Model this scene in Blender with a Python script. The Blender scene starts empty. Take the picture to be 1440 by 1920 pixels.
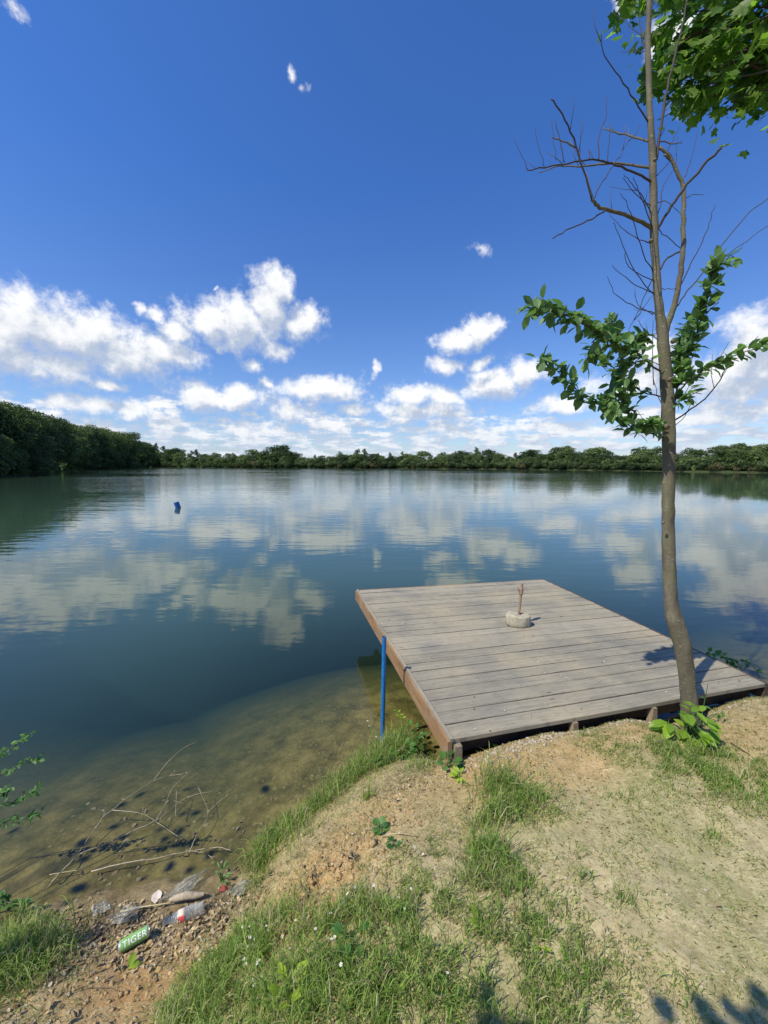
import bpy, math, random
import numpy as np
from mathutils import Vector, Matrix
R = math.radians
random.seed(7); rng = np.random.default_rng(11)
sc = bpy.context.scene
COL = sc.collection

# ------------------------------------------------------------------ camera
F, PITCH, CAMZ = 721.0, R(6.88), 2.0
cp, sp = math.cos(PITCH), math.sin(PITCH)
cam = bpy.data.cameras.new('camera'); cam.sensor_width = 36; cam.lens = F / 1920 * 36
cam.sensor_fit = 'AUTO'; cam.clip_start = 0.05; cam.clip_end = 6000
camo = bpy.data.objects.new('camera', cam); COL.objects.link(camo)
camo.location = (0, 0, CAMZ); camo.rotation_euler = (R(90) - PITCH, 0, 0)
sc.camera = camo

def ray(px, py):
    v = (960 - py) / F
    return (px - 720) / F, cp + v * sp, -sp + v * cp
def atY(px, py, Y):                       # point of that line of sight at distance Y in front
    a, b, c = ray(px, py); t = Y / b
    return Vector((a * t, Y, CAMZ + c * t))
def atZ(px, py, z):
    a, b, c = ray(px, py); t = (z - CAMZ) / c
    return Vector((a * t, b * t, z))

# ------------------------------------------------------------------ numpy noise
def _hash(i, j, s):
    h = (i * 374761393 + j * 668265263 + s * 974634777) & 0xFFFFFFFF
    h = ((h ^ (h >> 13)) * 1274126177) & 0xFFFFFFFF
    return ((h ^ (h >> 16)) & 0xFFFF) / 65535.0
def vnoise(x, y, s=0):
    x = np.asarray(x, float); y = np.asarray(y, float)
    i = np.floor(x).astype(np.int64); j = np.floor(y).astype(np.int64)
    fx = x - i; fy = y - j; fx = fx * fx * (3 - 2 * fx); fy = fy * fy * (3 - 2 * fy)
    a = _hash(i, j, s); b = _hash(i + 1, j, s); c = _hash(i, j + 1, s); d = _hash(i + 1, j + 1, s)
    return (a * (1 - fx) + b * fx) * (1 - fy) + (c * (1 - fx) + d * fx) * fy
def fbm(x, y, o=4, s=0):
    r = 0; a = .5
    for k in range(o):
        r = r + a * vnoise(x * 2 ** k + 13.7 * k, y * 2 ** k + 7.1 * k, s + k); a *= .5
    return r / (1 - .5 ** o)
def sstep(a, b, x):
    t = np.clip((x - a) / (b - a), 0, 1); return t * t * (3 - 2 * t)

# ------------------------------------------------------------------ lake outline and terrain height
near_px = [(20, 1735), (90, 1705), (170, 1690), (250, 1672), (330, 1662), (420, 1652), (470, 1640), (500, 1585), (560, 1530), (640, 1465), (700, 1405), (765, 1375)]
near_shore = [tuple(atZ(x, y, 0)[:2]) for x, y in near_px] + [(.45, 2.35), (1.2, 2.5), (2.0, 2.75), (2.75, 2.9), (3.3, 2.85)]
LAKE = [(-66, 60), (-40, 30), (-15, 8), (-7, 2.5), (-4, 1.25), (-2.2, 1.15)] + near_shore + [(4.5, 3.2), (9, 5), (30, 12), (75, 20), (115, 60), (121, 95),
        (106, 108), (95, 140), (82, 182), (45, 240), (8, 292), (-60, 330), (-130, 395), (-230, 470), (-335, 575), (-315, 520), (-222, 365), (-195, 300), (-160, 205), (-125, 150), (-90, 104), (-73, 75)]
LP = np.array(LAKE)
def lake_sd(x, y):                         # > 0 on land, < 0 in the lake
    x = np.asarray(x, float); y = np.asarray(y, float)
    d = np.full(x.shape, 1e9); ins = np.zeros(x.shape, bool)
    n = len(LP)
    for k in range(n):
        a = LP[k]; b = LP[(k + 1) % n]; e = b - a
        t = np.clip(((x - a[0]) * e[0] + (y - a[1]) * e[1]) / (e @ e), 0, 1)
        d = np.minimum(d, np.hypot(x - a[0] - t * e[0], y - a[1] - t * e[1]))
        c = (a[1] > y) != (b[1] > y)
        xi = a[0] + (y - a[1]) / (e[1] if e[1] else 1e-9) * e[0]
        ins ^= c & (x < xi)
    return np.where(ins, -d, d)
def glob_h(x, y):
    d = lake_sd(x, y)
    land = .5 * (1 - np.exp(-np.maximum(d, 0) / .6)) + .5 * sstep(0, 4, d) * sstep(40, 80, np.hypot(x, y)) + .004 * np.minimum(np.maximum(d, 0), 200)
    hill = 11 * np.exp(-(((x + 150) / 55) ** 2 + ((y - 130) / 70) ** 2)) * sstep(0, 25, d)
    wat = -np.minimum(2.6, .11 * np.maximum(-d, 0) + .085 * np.maximum(-d, 0) ** 2 + .012)
    return np.where(d > 0, land + hill, wat)
CT = []
for x, y in near_px: p = atZ(x, y, 0); CT.append((p.x, p.y, 0))
for x, y in [(.45, 2.35), (1.2, 2.5), (2.0, 2.75), (2.75, 2.9), (3.3, 2.85)]: CT.append((x, y, 0))
for x, y, z in [(860, 1425, .33), (930, 1400, .40), (1020, 1380, .43), (1170, 1350, .455), (1290, 1365, .45), (1420, 1310, .43), (900, 1500, .43), (1100, 1450, .46),
                (1440, 1500, .5), (1150, 1650, .5), (820, 1620, .48), (1440, 1880, .5), (1000, 1880, .5), (720, 1880, .48), (560, 1850, .42), (640, 1740, .44),
                (510, 1760, .27), (570, 1705, .30), (600, 1625, .30), (560, 1600, .17), (530, 1650, .13), (500, 1690, .10), (680, 1560, .37), (640, 1560, .27), (620, 1520, .15), (730, 1480, .31), (770, 1430, .22),
                (470, 1710, .08), (400, 1720, .05), (330, 1730, .045), (250, 1762, .05), (120, 1770, .06), (30, 1790, .10), (60, 1890, .17), (200, 1880, .13), (330, 1860, .15), (420, 1820, .19), (440, 1900, .3), (300, 1915, .2),
                (350, 1640, -.02), (250, 1640, -.035), (120, 1660, -.04), (450, 1580, -.035), (330, 1580, -.07), (180, 1590, -.10), (60, 1600, -.12), (520, 1500, -.06), (600, 1400, -.09), (420, 1470, -.14),
                (280, 1480, -.28), (660, 1330, -.17), (560, 1300, -.30), (400, 1380, -.38), (150, 1450, -.45), (500, 1200, -.5), (640, 1200, -.36)]:
    p = atZ(x, y, z); CT.append((p.x, p.y, z))
CT += [(0, 0, .5), (1.5, 0, .5), (-1, .2, .35), (-1.8, .4, .35), (3, 1, .5), (3, 2.2, .46), (.2, 3.2, -.3), (1, 3.2, -.35), (2.6, 3.6, -.35), (1.6, 4.2, -.45), (0, 4.5, -.5), (-1.5, 4.2, -.9), (-2.6, 2.8, -.9), (-3, 1.8, -.45), (0, -1.5, .5), (2.5, -1.5, .5), (-2, -1, .5)]
for k in range(26):
    a = k / 26 * 2 * math.pi; x, y = .5 + 6 * math.cos(a), 1.5 + 6 * math.sin(a)
    CT.append((x, y, float(glob_h(np.array([x]), np.array([y]))[0])))
CTa = np.array(CT)
def _U(r2): return np.where(r2 > 1e-12, .5 * r2 * np.log(np.maximum(r2, 1e-12)), 0)
n = len(CTa); _K = _U((CTa[:, None, 0] - CTa[None, :, 0]) ** 2 + (CTa[:, None, 1] - CTa[None, :, 1]) ** 2) + np.eye(n) * .004
_Pm = np.c_[np.ones(n), CTa[:, :2]]
_A = np.block([[_K, _Pm], [_Pm.T, np.zeros((3, 3))]])
_W = np.linalg.solve(_A, np.r_[CTa[:, 2], 0, 0, 0])
def cliff_w(x, y):
    c = atZ(585, 1665, .25); return np.exp(-(((x - c.x) / .22) ** 2 + ((y - c.y) / .17) ** 2))
def H(x, y, detail=True):
    x = np.atleast_1d(np.asarray(x, float)); y = np.atleast_1d(np.asarray(y, float))
    g = glob_h(x, y)
    r = np.hypot(x - .5, y - 1.5); m = r < 6
    if m.any():
        xm, ym = x[m], y[m]
        u = _U((xm[:, None] - CTa[None, :, 0]) ** 2 + (ym[:, None] - CTa[None, :, 1]) ** 2) @ _W[:n] + _W[n] + _W[n + 1] * xm + _W[n + 2] * ym
        w = 1 - sstep(3.2, 5.6, r[m])
        dd = np.maximum(-lake_sd(xm, ym), 0); w2 = sstep(.0, .16, dd)
        u = (1 - w2) * u + w2 * -(.012 + .11 * dd + .085 * dd * dd)
        g = g.copy(); g[m] = w * u + (1 - w) * g[m]
        if detail:
            xx, yy = x[m], y[m]; land = sstep(-.05, .03, g[m])
            rough = .016 + .085 * cliff_w(xx, yy) + .018 * np.exp(-((xx + .7) ** 2 + (yy - 1.45) ** 2) / .35)
            dn = (fbm(xx * 9, yy * 9, 4, 3) - .5) * rough * 1.5 + (fbm(xx * 38, yy * 38, 3, 9) - .5) * rough * .9 + (fbm(xx * 1.7, yy * 1.7, 2, 5) - .5) * .05
            g[m] += dn * w * (.35 + .65 * land)
            hollow = sstep(-.1, .0, -np.abs(xx - 1.4) + 1.35) * 0
            g[m] += hollow
    return g
def h1(x, y): return float(H([x], [y])[0])
def G(px, py):                             # where a line of sight meets the ground
    a, b, c = ray(px, py)
    t = np.linspace(.6, 6, 500); d = CAMZ + c * t - H(a * t, b * t)
    k = int(np.argmax(d < 0)); t0 = t[k]
    return Vector((a * t0, b * t0, h1(a * t0, b * t0)))

# ------------------------------------------------------------------ mesh helpers
def link(o, parent=None):
    COL.objects.link(o)
    if parent is not None: o.parent = parent
    return o
def tag(o, label=None, cat=None, group=None, kind=None):
    if label: o['label'] = label
    if cat: o['category'] = cat
    if group: o['group'] = group
    if kind: o['kind'] = kind
    return o
def empty(name, loc, label, cat, group=None):
    o = bpy.data.objects.new(name, None); o.location = loc; o.empty_display_size = .1
    link(o); return tag(o, label, cat, group)
def np_mesh(name, V, Fs, mat, parent=None, smooth=False, origin=None, col=None, uv=None, colname='tint'):
    """V (n,3) array; Fs: (m,k) int array or list of tuples"""
    me = bpy.data.meshes.new(name)
    V = np.asarray(V, float)
    if origin is not None: V = V - np.asarray(origin)
    if isinstance(Fs, np.ndarray):
        me.vertices.add(len(V)); me.vertices.foreach_set('co', V.ravel())
        m, k = Fs.shape
        me.loops.add(m * k); me.loops.foreach_set('vertex_index', Fs.ravel().astype(np.int32))
        me.polygons.add(m); me.polygons.foreach_set('loop_start', np.arange(0, m * k, k, dtype=np.int32))
        me.update(calc_edges=True)
    else:
        me.from_pydata([tuple(v) for v in V], [], [tuple(f) for f in Fs]); me.update()
    if smooth: me.polygons.foreach_set('use_smooth', [True] * len(me.polygons))
    if col is not None:
        a = me.color_attributes.new(colname, 'FLOAT_COLOR', 'POINT'); c = np.ones((len(V), 4)); c[:, :col.shape[1]] = col
        a.data.foreach_set('color', c.ravel())
    if uv is not None:
        l = me.uv_layers.new(name='grain'); idx = np.empty(len(me.loops), np.int32); me.loops.foreach_get('vertex_index', idx)
        l.data.foreach_set('uv', np.asarray(uv, float)[idx].ravel())
    me.materials.append(mat); me.validate()
    o = bpy.data.objects.new(name, me)
    if origin is not None and parent is None: o.location = origin
    return link(o, parent)

class MB:
    def __init__(s): s.v = []; s.f = []; s.uv = []
    def add(s, vs, fs, uvs=None):
        o = len(s.v); s.v += [tuple(v) for v in vs]; s.f += [tuple(i + o for i in f) for f in fs]
        s.uv += uvs if uvs is not None else [(v[0], v[1]) for v in vs]
    def box(s, c, e1, e2, e3, uv0=(0, 0)):
        """c centre, e1/e2/e3 half vectors"""
        c, e1, e2, e3 = map(Vector, (c, e1, e2, e3))
        vs = [c + a * e1 + b * e2 + d * e3 for d in (-1, 1) for b in (-1, 1) for a in (-1, 1)]
        L1, L2, L3 = e1.length, e2.length, e3.length
        uv = [(a * L1 + uv0[0], b * L2 + d * L3 + uv0[1]) for d in (-1, 1) for b in (-1, 1) for a in (-1, 1)]
        s.add(vs, [(0, 2, 3, 1), (4, 5, 7, 6), (0, 1, 5, 4), (2, 6, 7, 3), (0, 4, 6, 2), (1, 3, 7, 5)], uv)
    def tube(s, P, rad, n=8, cap=True):
        P = [Vector(p) for p in P]
        t = (P[1] - P[0]).normalized(); up = Vector((1, 0, 0)) if abs(t.x) < .9 else Vector((0, 1, 0))
        nn = t.cross(up).normalized(); rings = []; L = 0
        for i, p in enumerate(P):
            t2 = ((P[min(i + 1, len(P) - 1)] - P[max(i - 1, 0)])).normalized()
            ax = t.cross(t2)
            if ax.length > 1e-6:
                nn = Matrix.Rotation(t.angle(t2), 3, ax.normalized()) @ nn
            t = t2; b = t.cross(nn)
            if i: L += (p - P[i - 1]).length
            r = rad[i]
            rr = [r * (1 if not callable(rad) else 1)] * n
            rings.append(([p + (nn * math.cos(2 * math.pi * k / n) + b * math.sin(2 * math.pi * k / n)) * rr[k] for k in range(n)], L))
        vs = []; uv = []
        for ring, L in rings:
            vs += ring; uv += [(k / n, L) for k in range(n)]
        fs = []
        for i in range(len(P) - 1):
            for k in range(n):
                a = i * n + k; b2 = i * n + (k + 1) % n
                fs.append((a, b2, b2 + n, a + n))
        if cap:
            fs.append(tuple(reversed(range(n)))); fs.append(tuple((len(P) - 1) * n + k for k in range(n)))
        s.add(vs, fs, uv)
    def build(s, name, mat, parent=None, smooth=False, origin=None):
        return np_mesh(name, np.array(s.v), s.f, mat, parent, smooth, origin, uv=s.uv)

def spline(P, k=5):
    P = [Vector(p) for p in P]; out = []
    for i in range(len(P) - 1):
        p0 = P[max(i - 1, 0)]; p1 = P[i]; p2 = P[i + 1]; p3 = P[min(i + 2, len(P) - 1)]
        for j in range(k):
            t = j / k
            out.append(.5 * ((2 * p1) + (p2 - p0) * t + (2 * p0 - 5 * p1 + 4 * p2 - p3) * t * t + (3 * p1 - p0 - 3 * p2 + p3) * t ** 3))
    out.append(P[-1]); return out
def lerp_list(r, k=5):
    out = []
    for i in range(len(r) - 1):
        for j in range(k): out.append(r[i] + (r[i + 1] - r[i]) * j / k)
    out.append(r[-1]); return out

# ------------------------------------------------------------------ materials
class NT:
    def __init__(s, name, world=None):
        if world: s.m = world
        else: s.m = bpy.data.materials.new(name)
        s.m.use_nodes = True; s.t = s.m.node_tree; s.t.nodes.clear()
    def n(s, typ, props=None, **ins):
        nd = s.t.nodes.new(typ)
        for k, v in (props or {}).items(): setattr(nd, k, v)
        for k, v in ins.items():
            key = int(k[1:]) if k[0] == 'i' and k[1:].isdigit() else k.replace('_', ' ')
            s.set(nd.inputs[key], v)
        return nd
    def set(s, inp, v):
        if isinstance(v, bpy.types.NodeSocket): s.t.links.new(v, inp)
        elif isinstance(v, bpy.types.Node): s.t.links.new(v.outputs[0], inp)
        elif isinstance(v, tuple) and len(v) == 3 and inp.type == 'RGBA': inp.default_value = (*v, 1)
        else: inp.default_value = v
    def math(s, op, a, b=None, c=None, clamp=False):
        nd = s.t.nodes.new('ShaderNodeMath'); nd.operation = op; nd.use_clamp = clamp
        s.set(nd.inputs[0], a)
        if b is not None: s.set(nd.inputs[1], b)
        if c is not None: s.set(nd.inputs[2], c)
        return nd.outputs[0]
    def mix(s, f, a, b, mode='MIX'):
        nd = s.t.nodes.new('ShaderNodeMix'); nd.data_type = 'RGBA'; nd.blend_type = mode
        s.set(nd.inputs[0], f); s.set(nd.inputs[6], a); s.set(nd.inputs[7], b); return nd.outputs[2]
    def ramp(s, f, stops, interp='LINEAR'):
        nd = s.t.nodes.new('ShaderNodeValToRGB'); s.set(nd.inputs[0], f); cr = nd.color_ramp; cr.interpolation = interp
        while len(cr.elements) < len(stops): cr.elements.new(.5)
        for e, (p, c) in zip(cr.elements, stops):
            e.position = p; e.color = (c, c, c, 1) if not isinstance(c, tuple) else (*c, 1)
        return nd.outputs[0]
    def noise(s, vec, scale, detail=4, rough=.55, **kw):
        nd = s.n('ShaderNodeTexNoise'); 
        if vec is not None: s.set(nd.inputs['Vector'], vec)
        nd.inputs['Scale'].default_value = scale; nd.inputs['Detail'].default_value = detail; nd.inputs['Roughness'].default_value = rough
        return nd.outputs[0]
    def map(s, vec, scale=(1, 1, 1), rot=(0, 0, 0), loc=(0, 0, 0)):
        nd = s.n('ShaderNodeMapping'); s.set(nd.inputs[0], vec)
        nd.inputs['Scale'].default_value = scale; nd.inputs['Rotation'].default_value = rot; nd.inputs['Location'].default_value = loc
        return nd.outputs[0]
    def mapr(s, v, a, b, c, d, smooth=False):
        nd = s.n('ShaderNodeMapRange'); s.set(nd.inputs[0], v)
        if smooth: nd.interpolation_type = 'SMOOTHSTEP'
        for i, k in enumerate((a, b, c, d)): nd.inputs[i + 1].default_value = k
        return nd.outputs[0]
    def bump(s, h, strength=1, dist=.01, normal=None):
        nd = s.n('ShaderNodeBump'); s.set(nd.inputs['Height'], h); s.set(nd.inputs['Strength'], strength); s.set(nd.inputs['Distance'], dist)
        if normal is not None: s.set(nd.inputs['Normal'], normal)
        return nd.outputs[0]
    def pbsdf(s, col, rough=.8, normal=None, **kw):
        nd = s.n('ShaderNodeBsdfPrincipled'); s.set(nd.inputs['Base Color'], col); s.set(nd.inputs['Roughness'], rough)
        if normal is not None: s.set(nd.inputs['Normal'], normal)
        for k, v in kw.items(): s.set(nd.inputs[k.replace('_', ' ')], v)
        return nd.outputs[0]
    def out(s, sh): s.n('ShaderNodeOutputMaterial', Surface=sh); return s.m
    def pos(s): return s.n('ShaderNodeNewGeometry').outputs['Position']
    def obj(s): return s.n('ShaderNodeTexCoord').outputs['Object']
    def uvc(s): return s.n('ShaderNodeTexCoord').outputs['UV']
    def orand(s): return s.n('ShaderNodeObjectInfo').outputs['Random']

def simple(name, col, rough=.7, var=.25, scale=20, bump=.3, bd=.004, **kw):
    t = NT(name); o = t.obj(); nz = t.noise(o, scale, 6, .65)
    a = tuple(c * (1 - var) for c in col); b = tuple(min(1, c * (1 + var)) for c in col)
    c = t.ramp(nz, [(.3, a), (.7, b)])
    return t.out(t.pbsdf(c, rough, t.bump(nz, bump, bd), **kw))

def leaf_mat(name, c1, c2, trans=.35, rough=.45, attr=False, spread=.5, spec=.4):
    t = NT(name)
    if attr:
        col = t.n('ShaderNodeVertexColor', {'layer_name': 'tint'}).outputs[0]
    else:
        r = t.n('ShaderNodeNewGeometry').outputs['Random Per Island']
        nz = t.noise(t.pos(), spread, 3)
        f = t.math('ADD', t.math('MULTIPLY', r, .6), t.math('MULTIPLY', nz, .5))
        f = t.math('ADD', f, t.math('MULTIPLY', t.math('SUBTRACT', t.orand(), .5), .85))
        col = t.ramp(f, [(.15, c1), (.9, c2)])
    p = t.pbsdf(col, rough, Specular_IOR_Level=spec)
    tc = t.mix(.5, col, (.55, .75, .12), 'MULTIPLY'); tc = t.mix(1.0, tc, (2.2, 2.2, 2.2), 'MULTIPLY')
    tr = t.n('ShaderNodeBsdfTranslucent', Color=tc).outputs[0]
    mx = t.n('ShaderNodeMixShader', i0=trans, i1=p, i2=tr).outputs[0]
    return t.out(mx)

M = {}
# ground: soil, dry lawn, lake bed
def ground_mat():
    t = NT('soil_and_lake_bed'); p = t.pos()
    vc = t.n('ShaderNodeVertexColor', {'layer_name': 'zone'}).outputs[0]
    sep = t.n('ShaderNodeSeparateColor', i0=vc)
    orange, dry, litter = sep.outputs[0], sep.outputs[1], sep.outputs[2]
    n1 = t.noise(p, 3.0, 8, .65); n2 = t.noise(p, 26, 8, .7); n3 = t.noise(p, 140, 4, .6)
    base = t.ramp(n2, [(.28, (.22, .155, .072)), (.5, (.39, .295, .145)), (.72, (.54, .44, .25))])
    org = t.ramp(t.math('ADD', t.math('MULTIPLY', n1, .5), t.math('MULTIPLY', n2, .5)), [(.32, (.29, .15, .055)), (.52, (.46, .27, .115)), (.7, (.60, .41, .21))])
    dr = t.ramp(n2, [(.3, (.30, .245, .135)), (.5, (.45, .375, .21)), (.72, (.57, .49, .30))])
    c = t.mix(orange, base, org)
    f = t.math('MULTIPLY', dry, t.mapr(n1, .35, .6, .65, 1.0)); c = t.mix(f, c, dr)
    c = t.mix(litter, c, t.ramp(n2, [(.35, (.10, .07, .042)), (.65, (.28, .20, .12))]))
    # green algae film between the blades
    c = t.mix(t.math('MULTIPLY', t.mapr(t.noise(p, 1.9, 7, .65), .42, .66, 0, .6), t.math('ADD', dry, .3, clamp=True)), c, (.19, .205, .065))
    # trodden dead blades: fine crossing fibres, dark gaps and pale straw
    wob = t.n('ShaderNodeVectorMath', {'operation': 'MULTIPLY_ADD'}, i0=t.n('ShaderNodeTexNoise', Vector=p, Scale=9.0, Detail=2.0).outputs['Color'], i1=(.06, .06, .0), i2=p).outputs[0]
    f1 = t.noise(t.map(wob, (45, 260, 1), (0, 0, .5)), 1.0, 4, .6); f2 = t.noise(t.map(wob, (40, 230, 1), (0, 0, 2.0)), 1.0, 4, .6)
    f3 = t.noise(t.map(wob, (50, 240, 1), (0, 0, -.7)), 1.0, 3, .6)
    mp_ = t.mapr(t.noise(p, 7, 5, .65), .4, .6, .35, 1)
    c = t.mix(t.math('MULTIPLY', t.mapr(f1, .54, .66, 0, .75), mp_), c, (.60, .52, .34))
    c = t.mix(t.math('MULTIPLY', t.mapr(f2, .30, .44, .8, 0), mp_), c, (.13, .105, .06))
    c = t.mix(t.math('MULTIPLY', t.mapr(f3, .55, .64, 0, .6), t.math('MULTIPLY', mp_, t.math('ADD', dry, .3, clamp=True))), c, (.17, .21, .06))
    # specks
    c = t.mix(t.mapr(n3, .62, .72, 0, .35), c, (.48, .40, .27)); c = t.mix(t.mapr(n3, .3, .38, .5, 0), c, (.05, .035, .02))
    # pale grit grains and dark crumbs, individually
    vor = t.n('ShaderNodeTexVoronoi', {'feature': 'F1'}, Vector=p, Scale=85.0)
    cellr = t.n('ShaderNodeSeparateColor', i0=vor.outputs['Color']).outputs[0]
    grain = t.math('MULTIPLY', t.math('LESS_THAN', vor.outputs['Distance'], .3), t.math('GREATER_THAN', cellr, .86))
    c = t.mix(t.math('MULTIPLY', grain, .6), c, (.50, .42, .30))
    pxy = t.n('ShaderNodeVectorMath', {'operation': 'LENGTH'}, i0=p).outputs['Value']
    c = t.mix(t.mapr(pxy, 8, 25, 0, .97), c, t.mix(t.noise(p, .3, 5), (.02, .04, .012), (.06, .075, .03)))
    # wet and under water
    z = t.n('ShaderNodeSeparateXYZ', i0=p).outputs[2]
    wet = t.mapr(z, .0, .055, 1, 0, True)
    wn = t.mix(t.math('MULTIPLY', wet, .62), c, t.mix(1.0, c, (.30, .26, .22), 'MULTIPLY'))
    n4 = t.noise(p, 5.5, 6, .7)
    v2 = t.n('ShaderNodeTexVoronoi', {'feature': 'F1'}, Vector=p, Scale=30.0)
    r2 = t.n('ShaderNodeSeparateColor', i0=v2.outputs['Color']).outputs[0]
    bed = t.ramp(n4, [(.34, (.062, .050, .016)), (.5, (.19, .148, .048)), (.66, (.33, .255, .095))])
    st = t.math('MULTIPLY', t.math('LESS_THAN', v2.outputs['Distance'], .33), t.math('GREATER_THAN', r2, .74))
    bed = t.mix(t.math('MULTIPLY', st, .75), bed, t.mix(n2, (.16, .14, .05), (.42, .36, .18)))
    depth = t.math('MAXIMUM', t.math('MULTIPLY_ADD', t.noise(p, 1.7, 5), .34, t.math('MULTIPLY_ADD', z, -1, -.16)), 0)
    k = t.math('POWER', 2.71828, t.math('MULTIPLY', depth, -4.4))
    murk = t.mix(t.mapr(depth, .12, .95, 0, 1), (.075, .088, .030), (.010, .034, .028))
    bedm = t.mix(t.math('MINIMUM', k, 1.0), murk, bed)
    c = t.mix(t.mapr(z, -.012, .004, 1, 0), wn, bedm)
    hgt = t.math('ADD', t.math('MULTIPLY', n2, 1.0), t.math('MULTIPLY', n3, .3))
    b = t.bump(hgt, .7, .012)
    rough = t.mapr(z, .0, .05, .55, .95)
    return t.out(t.pbsdf(c, rough, b, Specular_IOR_Level=.2))
M['ground'] = ground_mat()

def water_mat():
    t = NT('lake_water'); p = t.pos()
    patch = t.noise(t.map(p, (.035, .06, 1)), 1.0, 3)
    calm = t.noise(t.map(p, (.006, .02, 1), (0, 0, .2)), 1.0, 3)
    sx = t.n('ShaderNodeSeparateXYZ', i0=p); yy = sx.outputs[1]
    far = t.mapr(yy, 6, 60, 0, 1)
    left = t.mapr(t.math('SUBTRACT', yy, t.math('MULTIPLY', sx.outputs[0], 1.2)), -6, 75, .5, 5.2)
    a1 = t.noise(t.map(p, (1.1, 3.4, 1), (0, 0, .10)), 1.0, 2, .5)
    a2 = t.noise(t.map(p, (3.5, 9.0, 1), (0, 0, -.08)), 1.0, 2, .5)
    a3 = t.noise(t.map(p, (.25, .75, 1), (0, 0, .1)), 1.0, 2, .5)
    a4 = t.noise(t.map(p, (11, 17, 1), (0, 0, -.3)), 1.0, 2, .5)
    h = t.math('ADD', t.math('MULTIPLY', a1, .0052), t.math('MULTIPLY', a2, .0011))
    h = t.math('ADD', h, t.math('MULTIPLY', a3, .009))
    h = t.math('ADD', h, t.math('MULTIPLY', a4, .00022))
    s = t.math('MULTIPLY', t.mapr(patch, .35, .65, .45, 1.25), left)
    s = t.math('MULTIPLY', s, t.mapr(calm, .42, .58, .6, 1.3))
    bn = t.n('ShaderNodeBump', Height=h, Strength=1.0, Distance=1.0)
    t.set(bn.inputs['Distance'], s)
    fr = t.n('ShaderNodeFresnel', IOR=1.42, Normal=bn).outputs[0]
    gl = t.n('ShaderNodeBsdfGlossy', Color=(1, 1, .985), Roughness=.02, Normal=bn).outputs[0]
    tr = t.n('ShaderNodeBsdfTransparent', Color=(.93, .96, .92)).outputs[0]
    # suspended matter: a faint body colour of the water
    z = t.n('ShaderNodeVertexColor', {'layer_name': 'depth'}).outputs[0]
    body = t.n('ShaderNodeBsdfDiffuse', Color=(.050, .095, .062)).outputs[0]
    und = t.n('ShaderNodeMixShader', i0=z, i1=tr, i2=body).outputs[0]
    return t.out(t.n('ShaderNodeMixShader', i0=fr, i1=und, i2=gl).outputs[0])
M['water'] = water_mat()

def deck_mat():
    t = NT('weathered_deck_wood'); u = t.uvc()
    r = t.n('ShaderNodeNewGeometry').outputs['Random Per Island']
    g1 = t.noise(t.map(u, (1.3, 46, 1)), 1.0, 8, .6); g2 = t.noise(t.map(u, (9, 190, 1)), 1.0, 4, .6); st = t.noise(t.pos(), 2.2, 7, .65)
    c = t.ramp(g1, [(.28, (.185, .160, .118)), (.5, (.29, .255, .19)), (.72, (.39, .35, .265))])
    c = t.mix(.35, c, t.ramp(r, [(.2, (.20, .19, .165)), (.5, (.32, .29, .225)), (.8, (.38, .345, .28))]))
    c = t.mix(t.mapr(st, .47, .66, 0, .7), c, (.40, .33, .22))          # trodden-in sand
    c = t.mix(t.mapr(st, .32, .46, .55, 0), c, (.17, .16, .145))       # grey weathering
    kn = t.n('ShaderNodeTexVoronoi', {'feature': 'F1'}, Vector=t.map(u, (4.5, 14, 1)), Scale=1.0)
    kr = t.n('ShaderNodeSeparateColor', i0=kn.outputs['Color']).outputs[0]
    knot = t.math('MULTIPLY', t.mapr(kn.outputs['Distance'], .05, .14, 1, 0), t.math('GREATER_THAN', kr, .72))
    c = t.mix(t.math('MULTIPLY', knot, .75), c, (.085, .06, .04))
    c = t.mix(t.mapr(g2, .36, .45, .65, 0), c, (.12, .10, .075))
    sp_ = t.noise(t.pos(), 60, 3); c = t.mix(t.mapr(sp_, .66, .74, 0, .5), c, (.5, .45, .36))
    return t.out(t.pbsdf(c, .82, t.bump(t.math('ADD', g1, t.math('MULTIPLY', g2, .6)), .6, .004), Specular_IOR_Level=.3))
M['deck'] = deck_mat()
def side_mat():
    t = NT('stained_side_board'); u = t.uvc()
    g1 = t.noise(t.map(u, (3, 60, 1)), 1.0, 6, .65); st = t.noise(t.pos(), 7, 6, .7)
    c = t.ramp(g1, [(.3, (.16, .085, .04)), (.6, (.34, .195, .095)), (.8, (.46, .31, .18))])
    c = t.mix(t.mapr(st, .5, .66, 0, .7), c, (.30, .24, .17))
    return t.out(t.pbsdf(c, .6, t.bump(g1, .5, .004)))
M['side'] = side_mat()
M['darkwood'] = simple('damp_and_shaded_wood', (.075, .055, .038), .85, .4, 30)
M['greywood'] = simple('grey_post_wood', (.26, .20, .14), .85, .35, 35)
def bark_mat():
    t = NT('smooth_grey_bark'); o = t.pos()
    a = t.noise(t.map(o, (14, 14, 4)), 1.0, 8, .7); b = t.noise(o, 5, 4); l = t.noise(t.map(o, (40, 40, 130)), 1.0, 3)
    c = t.ramp(a, [(.3, (.07, .058, .040)), (.55, (.14, .122, .084)), (.75, (.215, .195, .145))])
    c = t.mix(t.mapr(b, .5, .7, 0, .6), c, (.15, .155, .075))
    c = t.mix(t.mapr(l, .62, .7, 0, .7), c, (.34, .31, .24))
    c = t.mix(t.mapr(l, .28, .36, .6, 0), c, (.06, .05, .035))
    return t.out(t.pbsdf(c, .8, t.bump(t.math('ADD', a, t.math('MULTIPLY', l, .4)), .8, .006), Specular_IOR_Level=.25))
M['bark'] = bark_mat()
M['twig'] = simple('dark_twig_bark', (.055, .04, .035), .8, .3, 60)
M['deadbranch'] = simple('bleached_dead_wood', (.42, .34, .24), .75, .35, 50)
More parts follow.
